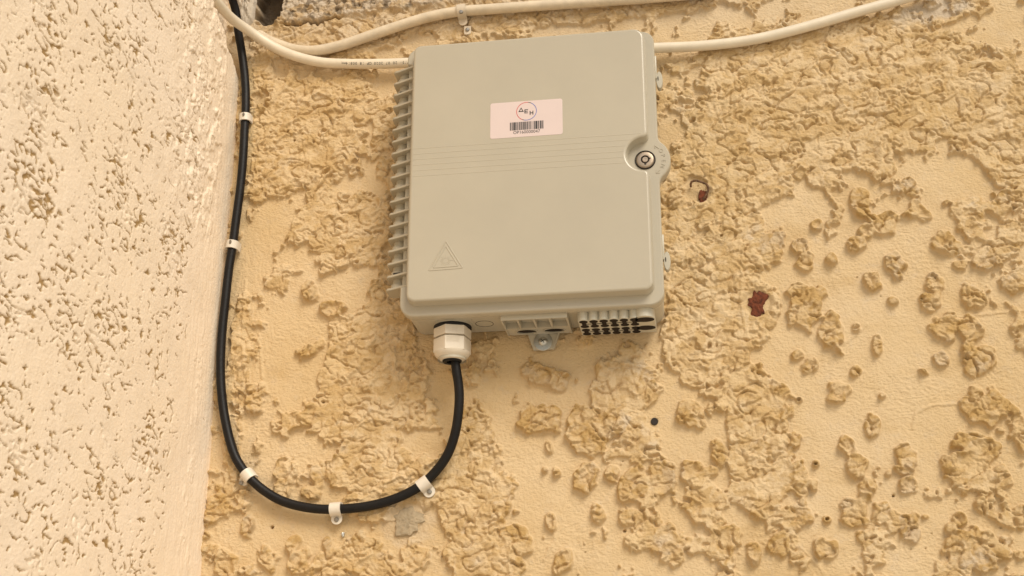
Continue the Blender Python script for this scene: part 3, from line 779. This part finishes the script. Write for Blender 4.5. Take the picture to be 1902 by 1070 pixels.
def cable_print(path, text, r, x_start, pitch, size, parent):
    L = [0.0]
    for a, b in zip(path[:-1], path[1:]): L.append(L[-1] + (b - a).length)
    xs = [p.x for p in path]
    s0 = float(np.interp(x_start, xs, L))
    PX_, PY_, PZ_ = [p.x for p in path], [p.y for p in path], [p.z for p in path]
    def at(s):
        f = lambda A: float(np.interp(s, L, A))
        p = Vector((f(PX_), f(PY_), f(PZ_)))
        q = Vector((float(np.interp(s + .002, L, PX_)), float(np.interp(s + .002, L, PY_)), float(np.interp(s + .002, L, PZ_))))
        return p, (q - p).normalized()
    bm = bmesh.new()
    for i, ch in enumerate(text):
        if ch == ' ': continue
        P, F = glyphs(ch, size)
        def fn(x, y, i=i):
            p, t = at(s0 - (i * pitch + x))
            nf = Vector((0.05, -1, -0.42)); nf = (nf - t * nf.dot(t)).normalized()
            u = t.cross(nf); u = u if u.z > 0 else -u
            a = -y / r
            return p + (r + 0.00012) * (math.cos(a) * nf + math.sin(a) * u)
        put(bm, P, F, fn)
    return finish('cable_print', bm, M_PRINT, parent, 0, recalc=False)

cable_print(path_a, '0547/3- 20 07 2020 OP 18 00814mt', 0.0050, -0.1195, 0.00242, 0.0038, cab_a)

# ------------------------------------------------------------------ cable clips
def strap_mesh(bm, c, d, r, yc, width, tail, thick=0.0015, lift=0.0, near=True):
    """plastic strap over a cable: c = (x, z) on the cable axis, d = direction of the nailed tab in the wall plane"""
    d = np.array(d) / np.hypot(*d); t = np.array((-d[1], d[0]))
    ro = r + 0.0004
    prof = []                                   # (s along d, y outward, width factor)
    prof.append((-ro, yc * 0.25, 1.0)); prof.append((-ro, yc, 1.0))
    for k in range(1, 12):
        a = math.pi * (1 - k / 12)
        prof.append((ro * math.cos(a), yc + ro * math.sin(a), 1.0))
    prof.append((ro, yc, 1.0)); prof.append((ro + .0003, 0.0072, 1.0)); prof.append((ro + 0.0012, 0.0062, 1.0))
    if tail > 0.003:
        hw = width / 2
        e = ro + 0.0012 + tail
        prof.append((e - hw * .9, 0.0060, 1.0))
        for k in range(1, 7):
            a = math.pi / 2 * k / 6.3
            prof.append((e - hw * .9 + hw * .9 * math.sin(a), 0.0060, math.cos(a)))
    S = [np.array(p[:2]) for p in prof]
    rows = []
    for i, p in enumerate(prof):
        a = S[max(i - 1, 0)]; b = S[min(i + 1, len(S) - 1)]
        tg = (b - a) / (np.hypot(*(b - a)) + 1e-9)
        nn = np.array((-tg[1], tg[0]))
        out = S[i] + nn * thick
        row = []
        hw = width / 2 * p[2]
        for (q, w) in ((S[i], -hw), (S[i], hw), (out, hw), (out, -hw)):
            xz = np.array(c) + d * q[0] + t * w
            row.append(bm.verts.new((xz[0], -q[1] - lift, xz[1])))
        rows.append(row)
    for A, B in zip(rows[:-1], rows[1:]):
        for k in range(4):
            bm.faces.new((A[k], A[(k + 1) % 4], B[(k + 1) % 4], B[k]))
    bm.faces.new(rows[0][::-1]); bm.faces.new(rows[-1])
    es = [e for e in bm.edges if e.is_manifold and abs(e.calc_face_angle(0)) > 1.0]
    bmesh.ops.bevel(bm, geom=es, offset=0.0003, segments=2, profile=0.5, affect='EDGES', clamp_overlap=True)

def nail_mesh(bm, c, y, r=0.0019, ax=(0, -1, 0), deep=0.006):
    lathe(bm, Vector((c[0], y, c[1])) - Vector(ax) * deep, ax, [(0, r * .5), (deep - .0004, r * .5), (deep - .0004, r), (deep + .0006, r), (deep + .0011, r * .8), (deep + .0012, r * .3)], 20)

CG = 'white nailed clips on the cables'
clip_labels = ['upper of the two narrow white clips on the straight black cable in the corner',
               'lower narrow white clip on the straight black cable, level with the warning triangle',
               'white clip turned at a slant on the left side of the black cable loop',
               'upright white clip at the lowest point of the black cable loop',
               'slanted white clip on the right side of the loop above the bare mortar patch',
               'upright dusty white clip strapping the upper cream cable above the box']
for i, (cx, cz, dx, dz) in enumerate(CLIPS):
    yc = 0.0095 if i < 5 else 0.0108
    r = 0.0042 if i < 5 else 0.0053
    root = empty('cable_clip', (cx, 0, cz))
    tag(root, clip_labels[i], 'cable clip', CG)
    PLOC[root.name] = (cx, 0, cz)
    d = np.array((dx, dz))
    bm = bmesh.new()
    if i < 2:
        strap_mesh(bm, (cx, cz), d, r, yc, 0.0078, 0.002)
        finish('strap', bm, M_CLIP, root)
        bm = bmesh.new()
        y = -(yc + r + 0.0017)
        nail_mesh(bm, (cx + 0.0002, cz + 0.0006), y, 0.0011, (-0.3, -1, 0), 0.002)
        bmesh.ops.scale(bm, vec=(1, 1, 2.0), space=Matrix.Translation((-cx, 0, -cz)), verts=bm.verts)
        finish('nail', bm, M_NAIL, root)
    else:
        tail = (0, 0, 0.0042, 0.0072, 0.0072, 0.0072)[i]
        wd = (0, 0, 0.0095, 0.0098, 0.0105, 0.0088)[i]
        strap_mesh(bm, (cx, cz), d, r, yc, wd, tail)
        finish('strap', bm, M_CLIP if i < 5 else M_CLIPD, root)
        bm = bmesh.new()
        s = r + 0.0004 + 0.0012 + tail - wd * .42
        if i == 5: s = 0.0042
        if i == 2: s = r + 0.0048
        yy = -0.0078 if i < 5 else -0.0163
        nail_mesh(bm, (cx + d[0] * s, cz + d[1] * s), yy, 0.0021)
        finish('nail', bm, M_NAIL, root)
ex, ez = EXTRA_CLIP
root = empty('cable_clip', (ex, 0, ez)); PLOC[root.name] = (ex, 0, ez)
tag(root, 'small loose clip tab nailed just below the dusty white clip on the upper cream cable', 'cable clip', CG)
bm = bmesh.new()
loft_y(bm, rrect(ex - .0036, ex + .0036, ez - .005, ez + .005, (.0022, .0022, .0006, .0006), 5), [(0, -.001), (0, -.0055), (.0004, -.0060)])
finish('strap', bm, M_CLIPD, root)
bm = bmesh.new(); nail_mesh(bm, (ex + .0002, ez + .0004), -.0062, 0.0021)
finish('nail', bm, M_NAIL, root)

# ------------------------------------------------------------------ junction box
BOX = empty('junction_box', (0, 0, -0.138))
PLOC[BOX.name] = (0, 0, -0.138)
tag(BOX, 'grey-green plastic junction box with key lock and pink-white sticker on the ochre wall', 'junction box')
HW, HH = 0.1075, 0.1281
LOCK = (0.1052, -0.0010)

# base tray
bm = bmesh.new()
loft_y(bm, rrect(-0.1135, 0.1150, -0.1378, 0.1340, 0.010), [(0.001, -0.0040), (0, -0.0046), (0, -0.0485)])
base = finish('base', bm, M_BASE, BOX, 35)
bm = bmesh.new()
lathe(bm, (-0.0455, -0.027, -0.1374), (0, 0, -1), [(0.0000, 0.0082), (0.0006, 0.0082), (0.0006, 0.0078), (0.0003, 0.0078)], 40, close=False)
finish('knockout', bm, M_DARKGAP, base)
bm = bmesh.new()
loft_z(bm, rrect(-0.094, -0.055, -0.0480, -0.0090, 0.003), [(0, -0.1372), (0, -0.1382), (0.0004, -0.1385)])
finish('gland_pad', bm, M_BASE, base)

# lid: flat rim with the round ear for the lock, raised panel with the round bite
rim = rrect(-0.1166, 0.1172, -0.1393, 0.1322, (0.013, 0.0125, 0.0115, 0.0105), 12)
rx1 = 0.1172; re_ = 0.0226
dz = math.sqrt(re_ ** 2 - (rx1 - LOCK[0]) ** 2)
k = 13 * 2                                             # after the bottom-right corner
ear = arc(LOCK, re_, -math.degrees(math.asin(dz / re_)), math.degrees(math.asin(dz / re_)), 40)
rim = rim[:k] + ear + rim[k:] + [(-0.1166, 0.1165), (-0.1162, 0.1155), (-0.1120, 0.1145), (-0.1116, 0.1135), (-0.1116, -0.1085), (-0.1120, -0.1095), (-0.1162, -0.1105), (-0.1166, -0.1115)]
rim = resample(rim, 0.0008)
rim = relax(rim, [((rx1, LOCK[1] + dz), 0.006), ((rx1, LOCK[1] - dz), 0.006)], 30)
LP = (LOCK[0], 0.0008); rb = 0.0172
panel = rrect(-HW, HW, -HH, HH, (0.0068, 0.0068, 0.009, 0.006), 10)
dz2 = math.sqrt(rb ** 2 - (HW - LP[0]) ** 2)
ang = math.degrees(math.asin(dz2 / rb))
bite = arc(LP, rb, 360 - ang, ang, 60)                 # runs round the left side
k = 11 * 2
panel = panel[:k] + bite + panel[k:]
panel = resample(panel, 0.0007)
panel = relax(panel, [((HW, LP[1] + dz2), 0.0045), ((HW, LP[1] - dz2), 0.0045)], 40)
bm = bmesh.new()
loft_y(bm, rim, [(0.0018, -0.0480), (0.0, -0.0486), (0, -0.0578), (0.0004, -0.0585), (0.0012, -0.0590)])
loft_y(bm, panel, [(-0.0022, -0.0585), (-0.0018, -0.0592), (-0.0006, -0.0689), (0.0000, -0.0695), (0.0006, -0.06985), (0.0014, -0.0700)], cap0=False)
# faint moulded lines across the lid, level with the lock
for i, z in enumerate((0.0205, 0.0150, 0.0094, 0.0038, -0.0018, -0.0074)):
    x1 = HW - 0.004
    if abs(z - LP[1]) < rb + 0.001:
        x1 = LP[0] - math.sqrt((rb + 0.0012) ** 2 - (z - LP[1]) ** 2) if abs(z - LP[1]) < rb else LP[0] - 0.004
    bar_on_face(bm, (-HW + 0.0016, z), (x1, z), 0.0014, -0.0699, -0.07014)
lid = finish('lid', bm, M_BOX, BOX, 30)
bm = bmesh.new()
disc_prism(bm, (0.0256, -0.0585, -0.1346), (0, -1, 0), 0.0012, 0.0009, 16)
finish('moulding_dot', bm, M_BOX, lid)

# embossed laser warning triangle
bm = bmesh.new()
T = [(-0.0735, -0.0734), (-0.0884, -0.1006), (-0.0579, -0.0998)]
cen = np.mean(np.array(T), 0)
for sc in (1.0, 0.74):
    Q = [tuple(cen + (np.array(p) - cen) * sc) for p in T]
    for a, b in zip(Q, Q[1:] + Q[:1]):
        bar_on_face(bm, a, b, 0.0013, -0.0699, -0.0704)
sc_ = (-0.0733, -0.0920)
for j in range(16):
    a = 2 * math.pi * j / 16
    ro_ = 0.0052 if j % 2 == 0 else 0.0044
    if j == 0: ro_ = 0.0085
    bar_on_face(bm, (sc_[0] + .0021 * math.cos(a), sc_[1] + .0021 * math.sin(a)), (sc_[0] + ro_ * math.cos(a), sc_[1] + ro_ * math.sin(a)), 0.0008, -0.0699, -0.07022)
finish('warning_emblem', bm, M_BOX, lid, 20)

# embossed OPEN with arrows round the lock
bm = bmesh.new()
R0 = 0.0166
for ch, a in (('O', 30), ('P', 12), ('E', -6), ('N', -24)):
    P, F = glyphs(ch, 0.0052)
    ca, sa = math.cos(math.radians(a)), math.sin(math.radians(a))
    def fn(x, y, yy=-0.0594):
        # letter tops point outward, reading clockwise
        px = LOCK[0] + R0 * ca + y * ca + x * sa
        pz = LOCK[1] + R0 * sa + y * sa - x * ca
        return (px, yy, pz)
    put(bm, P, F, fn)
for f in list(bm.faces): pass
ret = bmesh.ops.extrude_face_region(bm, geom=list(bm.faces))
for v in [g for g in ret['geom'] if isinstance(g, bmesh.types.BMVert)]: v.co.y = -0.0588
for a0, a1 in ((40, 58), (-38, -56)):
    q0 = (LOCK[0] + R0 * math.cos(math.radians(a0)), LOCK[1] + R0 * math.sin(math.radians(a0)))
    q1 = (LOCK[0] + R0 * math.cos(math.radians(a1)), LOCK[1] + R0 * math.sin(math.radians(a1)))
    bar_on_face(bm, q0, q1, 0.0011, -0.0589, -0.0595)
    sg = 1 if a1 > a0 else -1
    d_ = np.array(q1) - np.array(q0); d_ /= np.hypot(*d_); n_ = np.array((-d_[1], d_[0]))
    for s_ in ((1, -1) if a1 < 0 else (1,)):
        bar_on_face(bm, q1, tuple(np.array(q1) - d_ * .0026 + n_ * s_ * .0022), 0.0010, -0.0589, -0.0594)
finish('open_lettering', bm, M_BOX, lid, 20)

# lock
bm = bmesh.new()
lathe(bm, (LOCK[0], -0.0560, LOCK[1]), (0, -1, 0), [(0, 0.0093), (0.0036, 0.0093), (0.0040, 0.0091), (0.0040, 0.0086), (0.0026, 0.0085), (0.0026, 0.0082)], 56, close=False)
lock = finish('lock', bm, M_DARKGAP, BOX)
bm = bmesh.new()
lathe(bm, (LOCK[0], -0.0560, LOCK[1]), (0, -1, 0), [(0.0, 0.0083), (0.0033, 0.0083), (0.0045, 0.0074), (0.0047, 0.0068), (0.0047, 0.0040), (0.0030, 0.0040)], 56, close=False)
finish('cylinder', bm, M_LOCK, lock)
bm = bmesh.new()
lathe(bm, (LOCK[0], -0.0560, LOCK[1]), (0, -1, 0), [(0.0015, 0.0042), (0.0036, 0.0042), (0.0036, 0.0)], 40, close=False)
for (a, l) in ((-90, .0014), (10, .0010)):
    ca, sa = math.cos(math.radians(a)), math.sin(math.radians(a))
    disc_prism(bm, (LOCK[0] + .0044 * ca, -0.0590, LOCK[1] + .0044 * sa), (0, -1, 0), l * .75, 0.0019, 12)
finish('keyway', bm, M_DARK, lock)
bm = bmesh.new()
lathe(bm, (LOCK[0], -0.0560, LOCK[1]), (0, -1, 0), [(0.0015, 0.0027), (0.0044, 0.0027), (0.0048, 0.0023), (0.0048, 0.0012), (0.0046, 0.0011), (0.0046, 0.0)], 40, close=False)
finish('pin', bm, M_LOCK, lock)

# sticker
bm = bmesh.new()
loft_y(bm, rrect(-0.0343, 0.0323, 0.0250, 0.0614, 0.0022, 8), [(0, -0.0699), (0, -0.07015), (0.0001, -0.0702)])
sticker = finish('sticker', bm, M_STICK, BOX, 30)
YS = -0.07032
bm = bmesh.new()
c0 = (-0.0007, 0.0508); n = 72
for i in range(n):
    a0, a1 = 2 * math.pi * i / n, 2 * math.pi * (i + 1) / n
    am = math.degrees((a0 + a1) / 2)
    ring = [bm.verts.new((c0[0] + r_ * math.cos(a), YS, c0[1] + r_ * math.sin(a))) for r_, a in ((.0089, a0), (.0094, a0), (.0094, a1), (.0089, a1))]
    f = bm.faces.new(ring)
    f.material_index = 0 if 80 < am < 245 else (1 if am < 60 or am > 255 else 2)
finish('logo_ring', bm, [M_RED, M_BLUE, M_PRINT], sticker, 0)
bm = bmesh.new()
def flat(cx, cz, up=0.0):
    return lambda x, y: (cx + x, YS, cz + y + up * x)
# delta drawn as a triangle with a triangular hole
dc = (-0.0057, 0.0524)
O_ = [(-.00255, -.0019), (.00255, -.0019), (0, .0026)]
I_ = [(-.0013, -.00110), (.0013, -.00110), (0, .00125)]
ov = [bm.verts.new((dc[0] + x, YS, dc[1] + z)) for x, z in O_]; iv = [bm.verts.new((dc[0] + x, YS, dc[1] + z)) for x, z in I_]
for i in range(3): bm.faces.new((ov[i], ov[(i + 1) % 3], iv[(i + 1) % 3], iv[i]))
def block_letter(cx, cz, rects):
    for x0, x1, z0, z1 in rects:
        bm.faces.new([bm.verts.new((cx + x, YS, cz + z)) for x, z in ((x0, z0), (x1, z0), (x1, z1), (x0, z1))])
block_letter(-0.0009, 0.0507, [(-.0017, -.0009, -.0020, .0020), (-.0009, .0016, .0013, .0020), (-.0009, .0013, -.00035, .00035), (-.0009, .0016, -.0020, -.0013)])
block_letter(0.0039, 0.0488, [(-.0017, -.0009, -.0020, .0020), (.0009, .0017, -.0020, .0020), (-.0009, .0009, -.0004, .0004)])
finish('logo_lettering', bm, M_INK, sticker, 0)
bm = bmesh.new()
rs = np.random.RandomState(12)
x = -0.0160
bars = [2, 1, 1, 2, 3, 1, 4, 1, 1, 1, 2, 2, 1, 1, 2, 1, 1, 1, 2, 1, 1, 1, 3, 1, 2, 1, 1, 1, 2, 1, 1, 2, 2, 1, 1, 2, 1, 3, 1, 1, 2, 1, 4, 1, 1, 1, 2, 2, 3, 1, 1, 1, 2]
u = 0.0307 / sum(bars)
for i, w in enumerate(bars):
    if i % 2 == 0:
        bm.faces.new([bm.verts.new(p) for p in ((x, YS, 0.0320), (x + w * u, YS, 0.0320), (x + w * u, YS, 0.0402), (x, YS, 0.0402))])
    x += w * u
finish('barcode', bm, M_INK, sticker, 0)
bm = bmesh.new()
P, F = glyphs('OP160000047', 0.0044, 1.02)
wmin = min(p[0] for p in P); wmax = max(p[0] for p in P); kx = 0.0246 / (wmax - wmin)
put(bm, [(p[0] * kx, p[1]) for p in P], F, flat(-0.0007, 0.0296))
finish('serial_number', bm, M_INK, sticker, 0)

# hinge down the left side: plates with barrels between them
def fin_outline():
    o = [(-0.1086, -0.0300), (-0.1086, -0.0606)]
    o += [(-0.1272, -0.0515)]
    o += arc((-0.1278, -0.0470), 0.0044, -105, -180, 8)[1:]
    o += [(-0.1322, -0.0330), (-0.1300, -0.0300)]
    return o[::-1]
NF = 19
zf = [0.1135 - i * (0.1135 + 0.1092) / (NF - 1) for i in range(NF)]
def signed(o):
    return sum(o[i - 1][0] * o[i][1] - o[i][0] * o[i - 1][1] for i in range(len(o)))
fo = fin_outline()
if signed(fo) < 0: fo = fo[::-1]
gap = zf[0] - zf[1]
fin0 = barrel0 = None
for i, z in enumerate(zf):
    if fin0 is None:
        bm = bmesh.new()
        loft_z(bm, fo, [(0.0004, -0.0011), (0, -0.0007), (0, 0.0007), (0.0004, 0.0011)])
        fin0 = finish('hinge_plate', bm, M_BOX, BOX, 30); f = fin0
        fbase = fin0.location.copy()
    else:
        f = fin0.copy(); COL.objects.link(f); f.parent = BOX
    f.location = fbase + Vector((0, 0, z))
    if i < NF - 1:
        if barrel0 is None:
            bm = bmesh.new()
            g = gap - 0.0022
            lathe(bm, (-0.1222, -0.0405, 0), (0, 0, 1), [(0, 0.0074), (g * .50, 0.0074), (g * .56, 0.0071), (g * .56, 0.0058), (g, 0.0058)], 32)
            barrel0 = finish('hinge_barrel', bm, M_BASE, BOX, 30); b = barrel0
            bbase = barrel0.location.copy()
        else:
            b = barrel0.copy(); COL.objects.link(b); b.parent = BOX
        b.location = bbase + Vector((0, 0, zf[i + 1] + 0.0011))
for i in (1, 16):
    bm = bmesh.new()
    z = zf[i + 1] + 0.0011
    box(bm, -0.1262, -0.1195, -0.0484, -0.0440, z + .0012, z + .0036, 0, .0003)
    finish('hinge_pin', bm, M_DARK, BOX)
bm = bmesh.new()
box(bm, -0.1165, -0.1090, -0.0525, -0.0200, -0.1105, 0.1145, 0, 0.0008)
finish('hinge_bar', bm, M_BASE, BOX)

# latch loops on the right edge
for z in (0.0838, -0.0962):
    bm = bmesh.new()
    o = [(0.1206 + .0030 * math.cos(a), z + .0088 * math.sin(a)) for a in np.linspace(0, 2 * math.pi, 36, endpoint=False)]
    loft_y(bm, o, [(0.0004, -0.0450), (0, -0.0454), (0, -0.0512), (0.0005, -0.0517)])
    box(bm, 0.1150, 0.1186, -0.0535, -0.0465, z + .0010, z + .0245, 0, .0005)
    lt = finish('latch', bm, M_BASE, BOX, 40)
    bm = bmesh.new()
    o = [(0.1195 + .00045 * math.cos(a), z + .0012 + .0024 * math.sin(a)) for a in np.linspace(0, 2 * math.pi, 20, endpoint=False)]
    loft_y(bm, o, [(0, -0.0500), (0, -0.05185)])
    finish('latch_slot', bm, M_DARKGAP, lt)

# cable gland
GX, GY = -0.0742, -0.0290
def hexring(bm, z0, z1, r, cham, n=6, a0=-11.5):
    out = []
    for (z, rr) in ((z0, r - cham), (z0 - cham * .6, r), (z1 + cham * .6, r), (z1, r - cham)):
        ring = []
        for i in range(n):
            a = math.radians(-90 + a0 + 360 / n * i)
            b = math.radians(-90 + a0 + 360 / n * (i + 1))
            for kk in range(5):
                q = (1 - kk / 5); x = (math.cos(a) * q + math.cos(b) * (1 - q)); y = (math.sin(a) * q + math.sin(b) * (1 - q))
                l = math.hypot(x, y); rl = min(rr * l, rr * 0.985)
                ring.append(bm.verts.new((GX + x / l * rl, GY + y / l * rl, z)))
        out.append(ring)
    m = n * 5
    for A, B in zip(out[:-1], out[1:]):
        for i in range(m): bm.faces.new((A[i], A[(i + 1) % m], B[(i + 1) % m], B[i]))
    bm.faces.new(out[0][::-1]); bm.faces.new(out[-1])
bm = bmesh.new()
lathe(bm, (GX, GY, -0.1385), (0, 0, -1), [(0, 0.0172), (0.0012, 0.0172), (0.0016, 0.0168), (0.0018, 0.012)], 56, close=False)
lathe(bm, (GX, GY, -0.1400), (0, 0, -1), [(0, 0.010), (0.0, 0.0128), (0.032, 0.0128)], 40, close=False)
gland = finish('cable_gland', bm, M_BASE, BOX)
gland['label'] = 'white cable gland with black seal ring under the box'
bm = bmesh.new()
lathe(bm, (GX, GY, -0.1400), (0, 0, -1), [(0, 0.0165), (0.0004, 0.0172), (0.0020, 0.0172), (0.0024, 0.0165)], 56)
finish('seal_ring', bm, M_RUBBER, gland)
bm = bmesh.new()
hexring(bm, -0.1424, -0.1512, 0.0172, 0.0006)
for dx in (0.0022, 0.0052):                      # raised marks on the front face
    a = math.radians(-90 - 11.5 + 30)
    o = [(GX + .0151 * math.cos(a), GY + .0151 * math.sin(a))]
    tx, ty = -math.sin(a), math.cos(a)
    for kk in range(6):
        t0 = -1.2 + 2.4 * kk / 6; t1 = -1.2 + 2.4 * (kk + 1) / 6
        pp = []
        for t_ in (t0, t1):
            s_ = dx - .0046 + .0013 * math.cos(t_); z_ = -0.1467 + .0014 * math.sin(t_)
            pp.append(Vector((o[0][0] + tx * s_, o[0][1] + ty * s_, z_)))
        tube(bm, pp, 0.00022, 6)
finish('body_nut', bm, M_GLAND, gland, 25)
bm = bmesh.new()
hexring(bm, -0.1526, -0.1655, 0.0172, 0.0006)
a = math.radians(-90 - 11.5 + 30)
for kk in range(13):
    s_ = -.0066 + .0009 * kk
    p = Vector((GX + .01495 * math.cos(a) - math.sin(a) * s_, GY + .01495 * math.sin(a) + math.cos(a) * s_, 0))
    tube(bm, [p + Vector((0, 0, -0.1535)), p + Vector((0, 0, -0.1590 + .0004 * (kk % 3)))], 0.00026, 6)
lathe(bm, (GX, GY, -0.1640), (0, 0, -1), [(0, 0.0150), (0.0010, 0.0163), (0.0022, 0.0160), (0.0042, 0.0146), (0.0062, 0.0122), (0.0076, 0.0100), (0.0080, 0.0086)], 56, close=False)
finish('dome_nut', bm, M_GLAND, gland, 28)
bm = bmesh.new()
lathe(bm, (GX, GY, -0.1640), (0, 0, -1), [(0, 0.0087), (0.0088, 0.0087), (0.0096, 0.0080), (0.0094, 0.0050), (0.004, 0.0044)], 40, close=False)
finish('insert_seal', bm, M_RUBBER, gland)

# open port frame under the middle
bm = bmesh.new()
fx0, fx1, fy0, fy1, fz0, fz1 = -0.0270, 0.0318, -0.0508, -0.0064, -0.1425, -0.1374
fzb = -0.1440
t_ = 0.0014
box(bm, fx0, fx1, fy0, fy0 + t_, fzb, fz1, 0, .0002)
box(bm, fx0, fx0 + t_, fy0 + t_, fy1, fzb, fz1, 0, .0002)
box(bm, fx1 - t_, fx1, fy0 + t_, fy1, fzb, fz1, 0, .0002)
for xr in (-0.0125, 0.0018, 0.0160):
    box(bm, xr - .0009, xr + .0009, fy0 + t_, -0.0235, fzb + .0003, fz1, 0, .0002)
for xp, yp in ((-0.0100, -0.0180), (0.0160, -0.0180)):
    pass
# back plate with two oval openings, built as strips round the ovals
def plate_with_ovals(bm, x0, x1, y0, y1, z, ovals):
    xm = [x0] + [(a[0] + b[0]) / 2 for a, b in zip(ovals[:-1], ovals[1:])] + [x1]
    for (ox, oy, ra, rb_), xa, xb in zip(ovals, xm[:-1], xm[1:]):
        N_ = 40
        inner = []; outer = []
        for i in range(N_):
            a = 2 * math.pi * i / N_
            ca, sa = math.cos(a), math.sin(a)
            inner.append((ox + ra * ca, oy + rb_ * sa))
            tx = ((xb - ox) / ca if ca > 1e-6 else (xa - ox) / ca if ca < -1e-6 else 1e9)
            ty = ((y1 - oy) / sa if sa > 1e-6 else (y0 - oy) / sa if sa < -1e-6 else 1e9)
            q = min(tx, ty)
            outer.append((ox + q * ca, oy + q * sa))
        lip = [(ox + (p[0] - ox) * 1.10, oy + (p[1] - oy) * 1.14) for p in inner]
        I0 = [bm.verts.new((p[0], p[1], z - .0009)) for p in inner]
        I1 = [bm.verts.new((p[0], p[1], z + .006)) for p in inner]
        L0 = [bm.verts.new((p[0], p[1], z - .0009)) for p in lip]
        L1 = [bm.verts.new((p[0], p[1], z)) for p in lip]
        O1 = [bm.verts.new((p[0], p[1], z)) for p in outer]
        for i in range(N_):
            j = (i + 1) % N_
            for A, B in ((I1, I0), (I0, L0), (L0, L1), (L1, O1)):
                bm.faces.new((A[i], A[j], B[j], B[i]))
OV = [(-0.0085, -0.0165, 0.0092, 0.0060), (0.0166, -0.0165, 0.0092, 0.0060)]
plate_with_ovals(bm, fx0 + t_, fx1 - t_, -0.0252, fy1, fzb + .0008, OV)
box(bm, fx0 + t_, fx1 - t_, -0.0262, -0.0252, fzb + .0004, fz1, 0, 0)
frame = finish('port_frame', bm, M_BASE, BOX, 35)
bm = bmesh.new()
for ox, oy, ra, rb_ in OV:
    loft_z(bm, [(ox + ra * 1.02 * math.cos(a), oy + rb_ * 1.02 * math.sin(a)) for a in np.linspace(0, 2 * math.pi, 40, endpoint=False)], [(0, fzb + .0012), (0, fzb + .0052)])
finish('dark_oval', bm, M_DARKGAP, frame)  # dark discs painted as the shade inside the oval openings

# drop-cable port block on the right, scalloped front, dark dumb-bell plates for shaded openings
bm = bmesh.new()
cols = [0.0456 + 0.00885 * i for i in range(6)]
big = 0.0990
o = [(0.0408, -0.0085), (0.0408, -0.0470)]
for cx_ in cols:
    o += arc((cx_, -0.0462), 0.0043, 190, 350, 10)
o += [(big - 0.0085, -0.0470)] + arc((big, -0.0452), 0.0082, 200, 350, 14) + [(0.1076, -0.0430), (0.1076, -0.0085)]
if signed(o) < 0: o = o[::-1]
loft_z(bm, o, [(0, -0.1374), (0, -0.1466), (0.0004, -0.1470)])
block = finish('port_block', bm, mat('pale_port_plastic', (0.52, 0.49, 0.40), 0.38, var=0.03, vscale=60), BOX, 35)
def dumbbell(cx_, ya, yb, r):
    pts = arc((cx_, ya), r, 200 - 360 + 0, -20 , 14)
    lo = arc((cx_, ya), r, 125, 415, 16)          # front lobe, open to the back
    hi = arc((cx_, yb), r, -55, 235, 16)
    return lo[::1], hi
for (ya, yb) in ((-0.0452, -0.0330), (-0.0232, -0.0125)):
    for cx_ in cols:
        bm = bmesh.new()
        r_ = 0.0037
        lo = arc((cx_, ya), r_, 120, 420, 18); hi = arc((cx_, yb), r_, -60, 240, 18)
        ol = lo + hi
        if signed(ol) < 0: ol = ol[::-1]
        loft_z(bm, ol, [(0, -0.1462), (0, -0.1473)])
        finish('dark_opening', bm, M_DARKGAP, block, 35)  # near-black plate in place of an opening's shaded inside
    bm = bmesh.new()
    ym = (ya + yb) / 2
    loft_z(bm, [(big + .0083 * math.cos(a), ya + .0012 + .0058 * math.sin(a)) for a in np.linspace(0, 2 * math.pi, 36, endpoint=False)], [(0, -0.1462), (0, -0.1473)])
    finish('dark_opening', bm, M_DARKGAP, block, 35)['label'] = 'near-black plate for the dark inside a wide oval port opening'
    bm = bmesh.new()
    box(bm, cols[0], big, ym - .0006, ym + .0006, -0.1462, -0.14718)
    finish('dark_slit', bm, M_DARKGAP, block, 35)  # dark strip for the shaded slit joining the openings

# mounting lug, washer and screw
bm = bmesh.new()
lg = [(-0.0108, -0.1380), (-0.0042, -0.1578), (0.0150, -0.1572), (0.0214, -0.1380)]
loft_y(bm, resample(lg, 0.001), [(0, -0.0022), (0, -0.0052), (0.0003, -0.0056)])
bar_on_face(bm, (0.0147, -0.1567), (0.0206, -0.1385), 0.0016, -0.0054, -0.0078)
lug_o = finish('mounting_lug', bm, M_BASE, BOX, 30)
bm = bmesh.new()
lathe(bm, (0.0048, -0.0050, -0.1505), (0, -1, 0), [(0, 0.0084), (0.0014, 0.0084), (0.0017, 0.0080), (0.0017, 0.002)], 44, close=False)
finish('washer', bm, M_STEEL, lug_o)
bm = bmesh.new()
lathe(bm, (0.0048, -0.0066, -0.1503), (0, -1, 0), [(0, 0.0043), (0.0008, 0.0042), (0.0018, 0.0034), (0.0024, 0.0020), (0.0025, 0.0)], 36, close=False)
sc2 = finish('screw', bm, M_STEEL, lug_o)
bm = bmesh.new()
for a in (35, 125):
    ca, sa = math.cos(math.radians(a)), math.sin(math.radians(a))
    p = (0.0048, -0.1503)
    bar_on_face(bm, (p[0] - .0024 * ca, p[1] - .0024 * sa), (p[0] + .0024 * ca, p[1] + .0024 * sa), 0.0010, -0.0086, -0.0093)
finish('cross_slot', bm, M_DARK, sc2)
